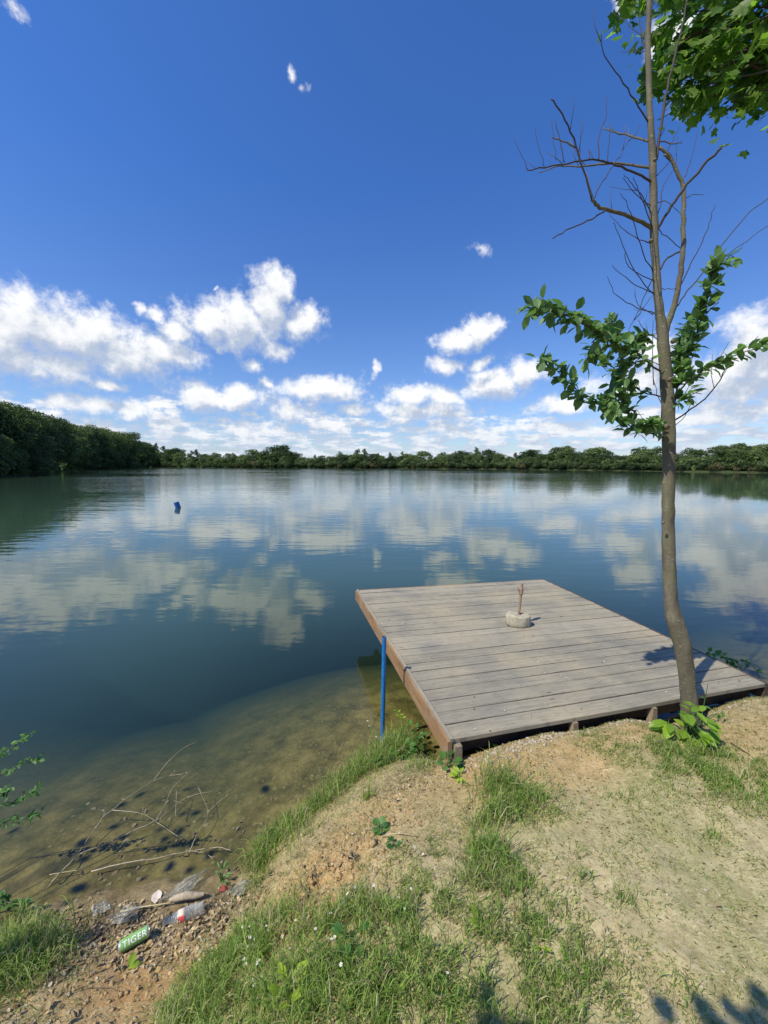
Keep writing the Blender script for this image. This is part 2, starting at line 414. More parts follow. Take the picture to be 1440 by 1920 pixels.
M['farbark'] = simple('distant_bark', (.045, .04, .03), .9, .3, 4)
M['concrete'] = None
def conc():
    t = NT('pitted_concrete'); o = t.obj()
    a = t.noise(o, 30, 8, .7); v = t.n('ShaderNodeTexVoronoi', {'feature': 'F1'}, Vector=o, Scale=95.0).outputs['Distance']
    c = t.ramp(a, [(.3, (.32, .28, .20)), (.6, (.47, .42, .32)), (.8, (.56, .52, .42))])
    c = t.mix(t.mapr(v, .1, .25, .5, 0), c, (.24, .21, .17))
    lic = t.noise(o, 16, 4); c = t.mix(t.mapr(lic, .55, .68, 0, .5), c, (.42, .42, .26))
    h = t.math('ADD', t.math('MULTIPLY', t.mapr(v, 0, .3, 0, 1), .5), a)
    return t.out(t.pbsdf(c, .95, t.bump(h, 1, .006), Specular_IOR_Level=.2))
M['concrete'] = conc()
M['rust'] = simple('rusty_steel', (.30, .20, .13), .75, .5, 60, .6, .003, Metallic=.15)
def pole_mat():
    t = NT('blue_painted_pipe'); o = t.pos()
    a = t.noise(o, 40, 5); z = t.n('ShaderNodeSeparateXYZ', i0=o).outputs[2]
    c = t.ramp(a, [(.35, (.006, .12, .36)), (.7, (.012, .19, .50))])
    chip = t.math('GREATER_THAN', t.noise(o, 75, 3), .665); c = t.mix(t.math('MULTIPLY', chip, .8), c, (.12, .07, .05))
    c = t.mix(t.mapr(t.math('ADD', z, t.math('MULTIPLY', a, .03)), .02, .07, .85, 0), c, (.33, .31, .26))
    return t.out(t.pbsdf(c, .42, t.bump(a, .2, .002)))
M['bluepaint'] = pole_mat()
M['bluebuoy'] = simple('faded_blue_plastic', (.008, .11, .36), .45, .3, 6)
M['paleblue'] = simple('pale_blue_rim', (.05, .22, .42), .5, .2, 6)
M['leaf'] = leaf_mat('plum_leaves', (.085, .165, .055), (.29, .43, .16), .38, .5, spread=6)
M['maple'] = leaf_mat('maple_leaves', (.03, .085, .012), (.18, .29, .035), .52, .5, spread=3)
M['shoot'] = leaf_mat('bright_shoot_leaves', (.17, .29, .025), (.34, .46, .05), .35, .38, spread=5)
M['weed'] = leaf_mat('weed_leaves', (.035, .11, .02), (.11, .24, .05), .3, .5, spread=5)
M['grass'] = leaf_mat('grass_blades', None, None, .32, .55, attr=True, spec=.25)
M['litter'] = leaf_mat('dead_leaf_litter', None, None, .12, .75, attr=True, spec=.2)
M['far1'] = leaf_mat('oak_foliage', (.028, .055, .020), (.14, .19, .065), .18, .6, spread=.35, spec=.1)
M['far2'] = leaf_mat('willow_foliage', (.035, .06, .026), (.12, .165, .07), .2, .6, spread=.3, spec=.1)
M['far3'] = leaf_mat('pale_poplar_foliage', (.03, .058, .022), (.10, .15, .05), .2, .6, spread=.3, spec=.1)
M['far4'] = leaf_mat('reed_and_dry_bush', (.07, .075, .03), (.18, .16, .08), .2, .7, spread=.4, spec=.1)
M['pebble'] = simple('pale_gravel', (.42, .36, .27), .9, .35, 40)
M['white'] = simple('white_petals', (.8, .8, .76), .6, .05, 30)
M['yellow'] = simple('yellow_flower_centre', (.7, .5, .05), .7, .1, 30)
M['straw'] = simple('dry_straw', (.48, .40, .22), .7, .2, 30)
M['canmetal'] = simple('brushed_can_metal', (.62, .62, .60), .35, .1, 60, .1, Metallic=.7)
M['cangreen'] = simple('green_can_print', (.22, .46, .12), .5, .12, 25, .1, .001)
M['print_white'] = simple('white_print', (.85, .86, .82), .45, .03, 20, .05)
M['print_dark'] = simple('dark_print', (.015, .05, .02), .45, .1, 20, .05)
M['red'] = simple('faded_red_print', (.60, .07, .07), .5, .12, 30, .05)
M['paperlabel'] = simple('faded_paper_label', (.66, .56, .48), .6, .12, 30, .2)
def plastic(name, mixf, col):
    t = NT(name); o = t.obj(); nz = t.noise(o, 28, 6, .6); b = t.bump(nz, .8, .01)
    tr = t.n('ShaderNodeBsdfTransparent', Color=(.86, .87, .86)).outputs[0]
    pr = t.pbsdf(col, .12, b, Specular_IOR_Level=.8)
    lw = t.n('ShaderNodeLayerWeight', Blend=.35, Normal=b).outputs[1]
    f = t.math('ADD', t.math('MULTIPLY', lw, .6), mixf, clamp=True)
    return t.out(t.n('ShaderNodeMixShader', i0=f, i1=tr, i2=pr).outputs[0])
M['plastic'] = plastic('crumpled_clear_plastic', .22, (.72, .72, .70))
M['film'] = plastic('clear_plastic_film', .16, (.78, .78, .72))

# ------------------------------------------------------------------ terrain
def axis(lo, hi, step, end_lo, end_hi, g=1.042):
    a = list(np.arange(lo, hi, step)); s = step; x = a[-1]
    while x < end_hi: s *= g; x += s; a.append(x)
    b = []; s = step; x = lo
    while x > end_lo: s *= g; x -= s; b.append(x)
    return np.array(b[::-1] + a)
ax = axis(-1.75, 2.9, .022, -2500, 2500); ay = axis(.72, 3.0, .022, -1500, 3500)
GX, GY = np.meshgrid(ax, ay); gx = GX.ravel(); gy = GY.ravel(); gz = H(gx, gy)
def gauss(px, py, rx, ry=None):            # patch on the ground around a spot, radii in metres
    c = G(px, py); ry = ry or rx
    return lambda x, y: np.exp(-(((x - c.x) / rx) ** 2 + ((y - c.y) / ry) ** 2))
zo = sum(g(gx, gy) * w for g, w in [(gauss(1050, 1430, .42, .2), 1.1), (gauss(930, 1440, .25, .18), .9), (gauss(590, 1680, .2, .16), 1.2), (gauss(250, 1850, .28, .16), .9), (gauss(800, 1520, .3, .2), .45),
        (gauss(1200, 1370, .35, .12), .7), (gauss(560, 1660, .15), .5), (gauss(400, 1800, .2), .5), (gauss(1400, 1380, .4, .2), .35), (gauss(660, 1560, .15), .5)])
zd = sum(g(gx, gy) * w for g, w in [(gauss(1250, 1700, .75, .55), 1.1), (gauss(1350, 1480, .5, .3), .7), (gauss(900, 1800, .4, .4), .6), (gauss(1400, 1900, .6, .5), .9)]) + .35 * sstep(2.5, 5, np.hypot(gx, gy))
zl = sum(g(gx, gy) * w for g, w in [(gauss(150, 1750, .3, .14), 1.0), (gauss(350, 1715, .25, .1), .8), (gauss(440, 1690, .12, .08), .6)])
zones = np.clip(np.c_[zo, zd, zl], 0, 1)
nx, ny = len(ax), len(ay)
ii, jj = np.meshgrid(np.arange(nx - 1), np.arange(ny - 1)); k = (jj * nx + ii).ravel()
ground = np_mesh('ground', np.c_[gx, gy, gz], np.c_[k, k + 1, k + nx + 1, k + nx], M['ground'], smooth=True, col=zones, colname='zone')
tag(ground, kind='structure')
# water surface, carrying how deep the lake is beneath each point (its cloudiness)
wx = axis(-3, 4, .12, -600, 400, 1.1); wy = axis(.5, 6, .12, -5, 800, 1.1)
WX, WY = np.meshgrid(wx, wy); dep = -H(WX.ravel(), WY.ravel(), False)
op = np.clip(1 - np.exp(-np.maximum(dep, 0) * .75), 0, .8)
ii, jj = np.meshgrid(np.arange(len(wx) - 1), np.arange(len(wy) - 1)); k = (jj * len(wx) + ii).ravel(); nx = len(wx)
q = np.c_[k, k + 1, k + nx + 1, k + nx]; q = q[(dep[q].max(1) > -.6)]
water = np_mesh('lake_water', np.c_[WX.ravel(), WY.ravel(), np.zeros(WX.size)], q, M['water'], smooth=True, col=np.c_[op, op, op], colname='depth')
tag(water, kind='structure')

# ------------------------------------------------------------------ dock
A, B, C, D = Vector((.38, 1.96, 0)), Vector((2.65, 2.51, 0)), Vector((-.31, 4.51, 0)), Vector((2.12, 4.95, 0))
ZT = .5
dock = empty('wooden_dock', (A.x, A.y, ZT), 'grey weathered plank swimming dock with an orange brown side board', 'dock')
o0 = Vector((A.x, A.y, 0))
def DP(u, v, z): return A.lerp(B, u).lerp(C.lerp(D, u), v) + Vector((0, 0, z)) - o0
e1 = (B - A).normalized(); e2 = (C - A).normalized()
mb = MB(); NB = 22; TH = .026
cuts = [0]
for i in range(NB): cuts.append(cuts[-1] + random.uniform(.93, 1.07))
cuts = [c / cuts[-1] for c in cuts]
for i in range(NB):
    gap = random.choice([.004, .006, .008, .011]) / 2.64
    v0, v1 = cuts[i] + (gap if i else 0), cuts[i + 1] - gap * .3
    zt = random.uniform(-.0025, .0); ex = random.uniform(-.0018, .0018)
    b = .003 / 2.64; uo = random.uniform(0, 50); seg = 8
    vs = []; uv = []
    for s_ in range(seg + 1):
        u = s_ / seg * (1 + ex) ; w = .0015 * math.sin(s_ * 1.3 + i * 2.1)
        for vv, zz in ((v0, -TH), (v0, -.003), (v0 + b, 0), ((v0 + v1) / 2, .0012), (v1 - b, 0), (v1, -.003), (v1, -TH)):
            vs.append(DP(u, vv, zz + zt + w)); uv.append((u * 2.4 + uo, vv * 2.64 + uo * .37))
    fs = []
    for s_ in range(seg):
        for q_ in range(6): a_ = s_ * 7 + q_; fs.append((a_, a_ + 7, a_ + 8, a_ + 1))
        fs.append((s_ * 7 + 6, s_ * 7 + 13, s_ * 7 + 7, s_ * 7))
    fs.append(tuple(range(7))); fs.append(tuple(reversed([seg * 7 + q_ for q_ in range(7)])))
    mb.add(vs, fs, uv)
mb.build('deck', M['deck'], dock)
def beam(name, u0, v0, u1, v1, ztop, hgt, wid, mat, segs=1):
    m_ = MB(); p = DP(u0, v0, 0); q_ = DP(u1, v1, 0); d = (q_ - p); side = Vector((-d.y, d.x, 0)).normalized() * wid / 2
    m_.box((p + q_) / 2 + Vector((0, 0, ztop - hgt / 2)), d / 2, side, Vector((0, 0, hgt / 2)), (random.uniform(0, 9), 0))
    return m_.build(name, mat, dock)
beam('side_board', -.0085, -.004, -.0085, 1.006, -.006, .108, .026, M['side'])
beam('edge_strip', -.0045, -.004, -.0045, 1.004, .010, .017, .018, M['deck'])
beam('side_board', 1.0085, .0, 1.0085, 1.0, -.006, .12, .026, M['darkwood'])  # dark wood colour here paints in the tree shadow on this board
beam('end_board', .0, 1.007, 1.0, 1.007, -.006, .12, .03, M['side'])
beam('front_beam', .0, .045, 1.0, .045, -.029, .13, .06, M['darkwood'])
for v in (.35, .65, .93): beam('cross_beam', .0, v, 1.0, v, -.029, .13, .06, M['darkwood'])
for u in (.08, .3, .53, .76, .95): beam('joist', u, .07, u, .98, -.161, .09, .05, M['darkwood'])
def post(u, v, w, z0, z1, mat, name='post'):
    m_ = MB(); m_.box(DP(u, v, (z0 + z1) / 2), e1 * w / 2, e2 * w / 2, Vector((0, 0, (z1 - z0) / 2)), (random.uniform(0, 9), 0)); return m_.build(name, mat, dock)
post(.010, -.003, .042, -.24, -.03, M['greywood'], 'corner_post')
for u, v in ((.35, .5), (.35, .9), (.8, .5), (.8, .9)): post(u, v, .11, -1.6, -.165, M['darkwood'], 'pile')
for px in (1023, 1178):                                       # short wedge stubs under the near edge
    u = {1023: .338, 1178: .59}[px]; m_ = MB(); c = DP(u, .002, 0)
    w0, w1, d_ = .027, .014, .018
    vs = [c + e1 * a * w + e2 * b_ * d_ + Vector((0, 0, z)) for z, w in ((-.16, w0), (-.03, w1)) for a, b_ in ((-1, -1), (1, -1), (1, 1), (-1, 1))]
    m_.add(vs, [(3, 2, 1, 0), (4, 5, 6, 7)] + [(i, (i + 1) % 4, 4 + (i + 1) % 4, 4 + i) for i in range(4)]); m_.build('wedge_support', M['greywood'], dock)

def deck_bits():
    V = []; Fq = []; cols = []
    for i in range(130):
        p = A.lerp(B, random.random()).lerp(C.lerp(D, random.random()), random.random() ** 1.6); a = random.uniform(0, 6.28); L = random.choice([.004, .006, .008, .03]); W = .0012 if L > .02 else L * .6
        if not (0 < (p - A).dot(e2) < 2.5 and 0.03 < (p - A).dot(e1) < 2.2): continue
        d = Vector((math.cos(a), math.sin(a), 0)) * L; s_ = Vector((-math.sin(a), math.cos(a), 0)) * W; p = p + Vector((0, 0, ZT + .0035)); n_ = len(V)
        V += [p - d, p + s_ + Vector((0, 0, .002)), p + d + Vector((0, 0, .003)), p - s_]; Fq.append((n_, n_ + 1, n_ + 2, n_ + 3))
        c_ = random.choice([(.5, .46, .36), (.12, .09, .06), (.3, .24, .14), (.6, .58, .52)]); cols += [c_] * 4
    tag(np_mesh('leaf_crumbs', np.array(V), Fq, M['litter'], col=np.array(cols)), kind='stuff')
# ------------------------------------------------------------------ concrete parasol foot on the dock
c0 = atZ(971, 1172, ZT)
foot = empty('parasol_foot', c0, 'pale concrete block with a rusty upright pipe standing on the dock', 'parasol stand')
mb = MB(); NS = 40; rings = []
def kid(a, r):                                                 # kidney outline of the block
    x = math.cos(a) * .112; y = math.sin(a) * .082
    y -= .028 * math.exp(-((a - math.pi * .42) / .55) ** 2)
    return Vector((x * r, y * r, 0))
prof = [(.90, 0), (.97, .006), (1.0, .03), (1.01, .06), (1.0, .088), (.97, .1), (.90, .106), (.6, .102), (.3, .098)]
vs = []
for r, z in prof:
    for k_ in range(NS):
        a = -math.pi + 2 * math.pi * k_ / NS; p = kid(a, r)
        jn = (float(vnoise(p.x * 60 + 9, p.y * 60 + z * 55, 3)) - .5) * .010
        vs.append(p * (1 + jn / .1) + Vector((0, 0, z + jn * .3 + (.012 * math.exp(-((p.x + .07) / .05) ** 2) if z > .05 else 0))))
fs = []
for i in range(len(prof) - 1):
    for k_ in range(NS): a = i * NS + k_; b_ = i * NS + (k_ + 1) % NS; fs.append((a, b_, b_ + NS, a + NS))
fs.append(tuple(reversed(range(NS)))); fs.append(tuple((len(prof) - 1) * NS + k_ for k_ in range(NS)))
mb.add(vs, fs); bo = mb.build('concrete_base', M['concrete'], foot, smooth=True); bo.rotation_euler.z = R(-8)
top = atY(979, 1094, c0.y + .02) - c0
pb = Vector((.006, .01, .09)); mb = MB(); 
mb.tube([pb, pb.lerp(top, .6), top], [.0125, .0125, .0115], 14); mb.build('pipe', M['rust'], foot, smooth=False)
mb = MB(); k0, k1 = pb.lerp(top, .66), pb.lerp(top, .86); dz = (k1 - k0)
mb.tube([k0, k0 + dz * .08, k0 + dz * .1, k0 + dz * .9, k0 + dz * .92, k1], [.018, .021, .0185, .0185, .021, .018], 14); mb.build('collar', M['rust'], foot)
mb = MB(); kc = pb.lerp(top, .8); mb.tube([kc, kc + Vector((-.034, -.012, .004))], [.005, .005], 8)
kk = kc + Vector((-.034, -.012, .004)); mb.tube([kk - Vector((0, 0, .016)), kk + Vector((0, 0, .016))], [.0045, .0045], 8); mb.build('thumb_screw', M['rust'], foot)

# ------------------------------------------------------------------ blue pipe and buoy
pb_ = atZ(717, 1385, .02); ptop = atY(720.5, 1195, pb_.y)
pole = empty('mooring_pole', (pb_.x, pb_.y, 0), 'thin blue painted steel pole standing in the shallow water beside the dock', 'pole')
o_ = Vector((pb_.x, pb_.y, 0)); r_ = .0155
mb = MB(); P_ = [Vector((-.002, 0, -.35)), Vector((0, 0, .02)), ptop - o_]
mb.tube(P_, [r_] * 3, 18, cap=False); mb.tube([P_[-1] , P_[-1] + Vector((0, 0, .004))], [r_ * 1.02, r_ * 1.02], 18, cap=False)
mb.build('pipe', M['bluepaint'], pole, smooth=True)
mb = MB(); mb.tube([P_[-1] + Vector((0, 0, -.012)), P_[-1] + Vector((0, 0, -.002))], [r_ * .96] * 2, 18); mb.build('end_plug', M['darkwood'], pole)

bc = atZ(333, 952, 0)
buoy = empty('blue_barrel_buoy', bc, 'small tilted blue plastic barrel floating far out on the lake', 'buoy')
def lathe(prof, n=20):
    m_ = MB(); vs = []
    for r, z in prof: vs += [(r * math.cos(2 * math.pi * k_ / n), r * math.sin(2 * math.pi * k_ / n), z) for k_ in range(n)]
    fs = [(i * n + k_, i * n + (k_ + 1) % n, (i + 1) * n + (k_ + 1) % n, (i + 1) * n + k_) for i in range(len(prof) - 1) for k_ in range(n)]
    fs += [tuple(reversed(range(n))), tuple((len(prof) - 1) * n + k_ for k_ in range(n))]
    m_.add(vs, fs, [(0, 0)] * len(vs)); return m_
bm = lathe([(.10, -.35), (.145, -.33), (.15, -.15), (.156, -.13), (.15, -.11), (.15, .10), (.157, .12), (.15, .14), (.148, .27), (.14, .29), (.135, .285), (.13, .275)])
b1 = bm.build('barrel', M['bluebuoy'], buoy, smooth=False); b1.rotation_euler = (R(8), R(-13), 0); b1.location = (.02, 0, .06); buoy.scale = (.8,) * 3
b2 = lathe([(.03, .276), (.035, .30), (.03, .305)], 10).build('bung', M['paleblue'], buoy); b2.rotation_euler = b1.rotation_euler; b2.location = b1.location

# ------------------------------------------------------------------ leaf builder
LEAF = np.array([(0, 0, 0), (.28, .19, .05), (.62, .21, .05), (.86, .1, .0), (1.0, 0, -.06), (.86, -.1, .0), (.62, -.21, .05), (.28, -.19, .05), (.35, 0, .0), (.7, 0, -.01)])
LEAF_F = [(0, 8, 1), (8, 9, 2, 1), (9, 4, 3, 2), (0, 7, 8), (8, 7, 6, 9), (9, 6, 5, 4)]
_m = [(0, 0), (.10, .16), (.02, .42), (.22, .34), (.34, .52), (.44, .46), (.60, .60), (.62, .34), (.70, .30), (.66, .16), (.88, .16), (1.02, 0)]
MAPLE = np.array([(x, y, .10 * abs(y) - .08 * x * x) for x, y in _m] + [(x, -y, .10 * abs(y) - .08 * x * x) for x, y in _m[1:-1]][::-1] + [(.35, 0, .0)])
NM = len(MAPLE) - 1
MAPLE_F = [(NM, i, (i + 1) % NM) for i in range(NM)]
def leaves(items, shape=LEAF, faces=LEAF_F, wid=1.0):
    """items: (base point, direction, normal hint, length)"""
    V = []; Fc = []; n_ = len(shape)
    for i, (b_, d, nh, L) in enumerate(items):
        d = d.normalized(); s_ = nh.cross(d)
        if s_.length < 1e-4: s_ = Vector((1, .1, 0)).cross(d)
        s_.normalize(); nn = d.cross(s_)
        curl = random.uniform(-.1, .25)
        m_ = np.array([d, s_, nn]) ; sh = shape.copy(); sh[:, 1] *= wid * random.uniform(.85, 1.15); sh[:, 2] -= curl * sh[:, 0] ** 2
        V.append(np.array(b_) + (sh * L) @ m_)
        Fc += [tuple(k_ + i * n_ for k_ in f) for f in faces]
    return np.concatenate(V), Fc
def rvec(s_=1): return Vector((random.gauss(0, s_), random.gauss(0, s_), random.gauss(0, s_)))

# ------------------------------------------------------------------ the young tree by the dock
TY = 2.2
base = atY(1297, 1368, TY); base.z = h1(base.x, base.y) - .03
tree = empty('young_plum_tree', base, 'young half bare tree with a bent grey trunk rising beside the dock', 'tree')
def pxr(d, Y=TY): return d / 2 / F * Y * .87
def trunk_path(pts): return [atY(x, y, Y) - base for x, y, d, Y in pts], [pxr(d, Y) for x, y, d, Y in pts]
T1 = [(1298, 1372, 46, 2.2), (1294, 1335, 36, 2.2), (1290, 1285, 32, 2.2), (1284, 1235, 33, 2.21), (1274, 1190, 35, 2.22), (1264, 1160, 33, 2.23), (1258, 1125, 27, 2.25), (1254, 1050, 25, 2.27), (1253, 960, 24, 2.28), (1254, 880, 24, 2.29), (1254, 810, 25, 2.3), (1251, 740, 24, 2.3), (1247, 680, 22, 2.31),
      (1242, 625, 21, 2.32), (1235, 570, 15, 2.33), (1230, 500, 14, 2.34), (1226, 430, 14.5, 2.35), (1225, 350, 13, 2.36), (1222, 270, 12, 2.38), (1218, 190, 10, 2.4), (1215, 100, 9.5, 2.42), (1216, 20, 9, 2.44), (1219, -60, 8, 2.46), (1216, -170, 6, 2.5), (1222, -300, 3, 2.55)]
P_, R_ = trunk_path(T1); P_ = spline(P_, 5); R_ = lerp_list(R_, 5)
P_ = [p + rvec(.0012) for p in P_]; R_ = [r * random.uniform(.975, 1.03) for r in R_]
mb = MB(); mb.tube(P_, R_, 16); trunk = mb.build('trunk', M['bark'], tree, smooth=True)
# knots on the trunk
for x, y, s_ in ((1272, 1185, .020), (1250, 800, .012), (1262, 640, .009), (1220, 452, .008), (1256, 712, .009), (1243, 980, .006), (1228, 300, .006)):
    c = atY(x, y, TY + .02) - base; mb = MB()
    dirn = Vector((random.uniform(-.5, .5), -1, random.uniform(-.1, .3))).normalized()
    mb.tube([c - dirn * s_ * .3, c + dirn * s_ * .8, c + dirn * s_ * 1.35, c + dirn * s_ * 1.5, c + dirn * s_ * 1.2], [s_ * 1.5, s_ * 1.25, s_ * .9, s_ * .45, s_ * .2], 12); mb.build('knot', M['bark'], trunk, smooth=True)
def trunkY(y): return float(np.interp(y, [-300, 350, 810, 1372], [2.55, 2.36, 2.3, 2.2]))
def br(pts, d0, d1, dY, mat='twig', parent=tree, name='branch', twigs=0, Y0=None, k_=4, n_=7):
    """a limb traced along its course; depth drifts by dY from the trunk outward"""
    Y0 = Y0 or trunkY(pts[0][1]); N = len(pts) - 1
    P = [atY(x, y, Y0 + dY * i / N) - base for i, (x, y) in enumerate(pts)]
    tk = 1.0 if mat == 'bark' else .84
    Rr = [pxr((d0 + (d1 - d0) * i / N) * tk, Y0) for i in range(N + 1)]
    P = spline(P, k_); Rr = lerp_list(Rr, k_); P = [P[0]] + [p + rvec(.0022) for p in P[1:]]
    m_ = MB(); m_.tube(P, Rr, n_)
    for i in range(twigs):
        j = random.randrange(len(P) // 3, len(P) - 1); t_ = (P[j + 1] - P[j]).normalized()
        d = (t_ * .5 + Vector((random.uniform(-.5, .5), random.uniform(-.6, .6), random.uniform(.2, 1)))).normalized(); L = random.uniform(.04, .16)
        q_ = [P[j], P[j] + d * L * .5 + rvec(.004), P[j] + d * L + rvec(.008) + Vector((0, 0, L * .15))]
        m_.tube(q_, [pxr(1.4), pxr(1.1), pxr(.6)], 5)
    m_.build(name, M[mat], parent, smooth=True); return [p + base for p in P]
br([(1246, 632), (1256, 595), (1268, 555), (1277, 510), (1281, 455), (1282, 400), (1281, 348), (1268, 320), (1255, 292), (1235, 276)], 12, 5, .06, 'bark', n_=10)
br([(1222, 342), (1193, 325), (1155, 309), (1121, 300), (1079, 303), (1034, 311), (990, 319)], 5.2, 2.2, -.25, twigs=3)
br([(1222, 316), (1183, 309), (1134, 307), (1086, 312), (1048, 311), (1011, 323)], 5, 1.8, .3, 'bark', twigs=2)
for pts, a, b_, dy in [([(1058, 305), (1050, 264), (1041, 224)], 2.4, 1.3, 0), ([(1122, 300), (1124, 255), (1136, 215), (1139, 177)], 2.6, 1.1, .05), ([(1140, 304), (1142, 270), (1143, 236)], 2, 1, 0), ([(1106, 300), (1105, 281)], 2.2, 1.6, 0),
        ([(990, 319), (978, 292), (963, 259)], 1.6, .7, 0), ([(1021, 314), (1011, 278), (1001, 233)], 1.6, .7, 0), ([(1043, 300), (1038, 262), (1034, 225)], 1.5, .7, 0), ([(1086, 298), (1089, 265), (1095, 230)], 1.5, .8, 0)]:
    br(pts, a, b_, dy, 'twig', name='twig', Y0=2.2, n_=5)
br([(1222, 428), (1197, 413), (1148, 396), (1120, 386), (1110, 375)], 7.5, 5, -.22, 'bark', twigs=2)
br([(1110, 375), (1093, 316), (1075, 260), (1055, 215), (1034, 186)], 4.2, 2.8, -.1, Y0=2.13, twigs=2)
br([(1112, 374), (1130, 340), (1148, 312), (1165, 288), (1180, 262)], 2.8, 1.2, .1, Y0=2.13, twigs=2)
br([(1080, 277), (1055, 266), (1034, 257)], 3, 2, 0, 'bark', name='twig', Y0=2.1)
br([(1136, 394), (1114, 408), (1088, 420), (1060, 433), (1036, 448)], 3.6, 2.4, -.1, Y0=2.18)
br([(1220, 268), (1190, 257), (1155, 248), (1131, 241)], 4.5, 2, .2, 'bark', twigs=3)
br([(1218, 233), (1190, 188), (1162, 146), (1134, 104), (1126, 63)], 3.4, 1.2, -.2, twigs=1)
br([(1214, 97), (1203, 69), (1200, 20)], 3, 1.4, .05, twigs=1); br([(1208, 73), (1180, 49), (1148, 21)], 1.8, .8, .1, name='twig')
br([(1214, 97), (1190, 95), (1165, 96)], 1.6, .8, .1, name='twig')
br([(1230, 300), (1239, 240), (1252, 163), (1266, 101), (1282, 35), (1291, -40), (1296, -160)], 6.5, 2.5, .1, twigs=0)
br([(1229, 436), (1252, 398), (1280, 358), (1318, 312), (1353, 276)], 6, 5.5, -.2)
br([(1233, 264), (1263, 271), (1279, 266)], 3.2, 1.5, -.1); br([(1249, 285), (1262, 262), (1275, 235)], 2, .9, 0, name='twig')
br([(1245, 290), (1262, 305), (1268, 322)], 4, 3, 0, 'bark', name='twig')
br([(1284, 332), (1298, 292), (1309, 240)], 2, .8, .1, name='twig'); br([(1287, 371), (1301, 364), (1320, 366)], 2.2, 1, -.05, name='twig')
br([(1266, 318), (1268, 285), (1270, 255)], 1.8, .8, .1, name='twig')
for pts in [[(1222, 402), (1204, 368), (1186, 345), (1169, 328)], [(1222, 385), (1190, 362), (1167, 333)], [(1224, 430), (1212, 395), (1196, 355), (1185, 333)], [(1225, 511), (1200, 456), (1183, 400), (1164, 363)],
            [(1225, 551), (1190, 508), (1162, 445), (1151, 417)], [(1228, 588), (1183, 572), (1152, 549), (1139, 518)], [(1225, 519), (1207, 560), (1190, 597), (1178, 620)], [(1225, 549), (1183, 528), (1147, 497)],
            [(1222, 456), (1190, 445), (1165, 425), (1140, 400)], [(1230, 420), (1237, 385), (1245, 345), (1262, 320)], [(1232, 380), (1250, 378), (1275, 398)], [(1230, 330), (1243, 318), (1258, 300)],
            [(1226, 722), (1223, 660), (1226, 600)], [(1248, 770), (1232, 740), (1225, 700)], [(1230, 300), (1232, 270), (1246, 240)], [(1190, 600), (1208, 575), (1222, 555)], [(1225, 590), (1196, 570), (1190, 540)],
            [(1236, 640), (1210, 620), (1196, 600)], [(1245, 690), (1212, 672), (1185, 655)], [(1232, 530), (1180, 500), (1172, 470)]]:
    br(pts, 2.5, 1.0, random.uniform(-.3, .25), name='twig', twigs=random.choice([0, 0, 1, 1]), n_=5)
br([(1270, 574), (1290, 545), (1325, 501), (1346, 469), (1404, 400), (1445, 368), (1500, 320)], 3.2, 1.4, -.1)
br([(1330, 500), (1367, 475), (1440, 424), (1500, 385)], 2, 1.2, 0, Y0=2.25)
br([(1276, 535), (1296, 495), (1315, 456), (1330, 420), (1342, 382)], 2.8, 1.1, -.1); br([(1235, 508), (1252, 483), (1276, 470)], 4, 4, .02)
br([(1235, 429), (1255, 448), (1276, 467)], 2, 1.6, .02, name='twig'); br([(1240, 540), (1256, 542), (1270, 541)], 1.6, 1.2, 0, name='twig')
br([(1262, 790), (1294, 768), (1329, 740), (1348, 715), (1360, 690)], 4, 2, -.15, twigs=3)
br([(1262, 800), (1285, 780), (1298, 745)], 2, 1, .1, name='twig')
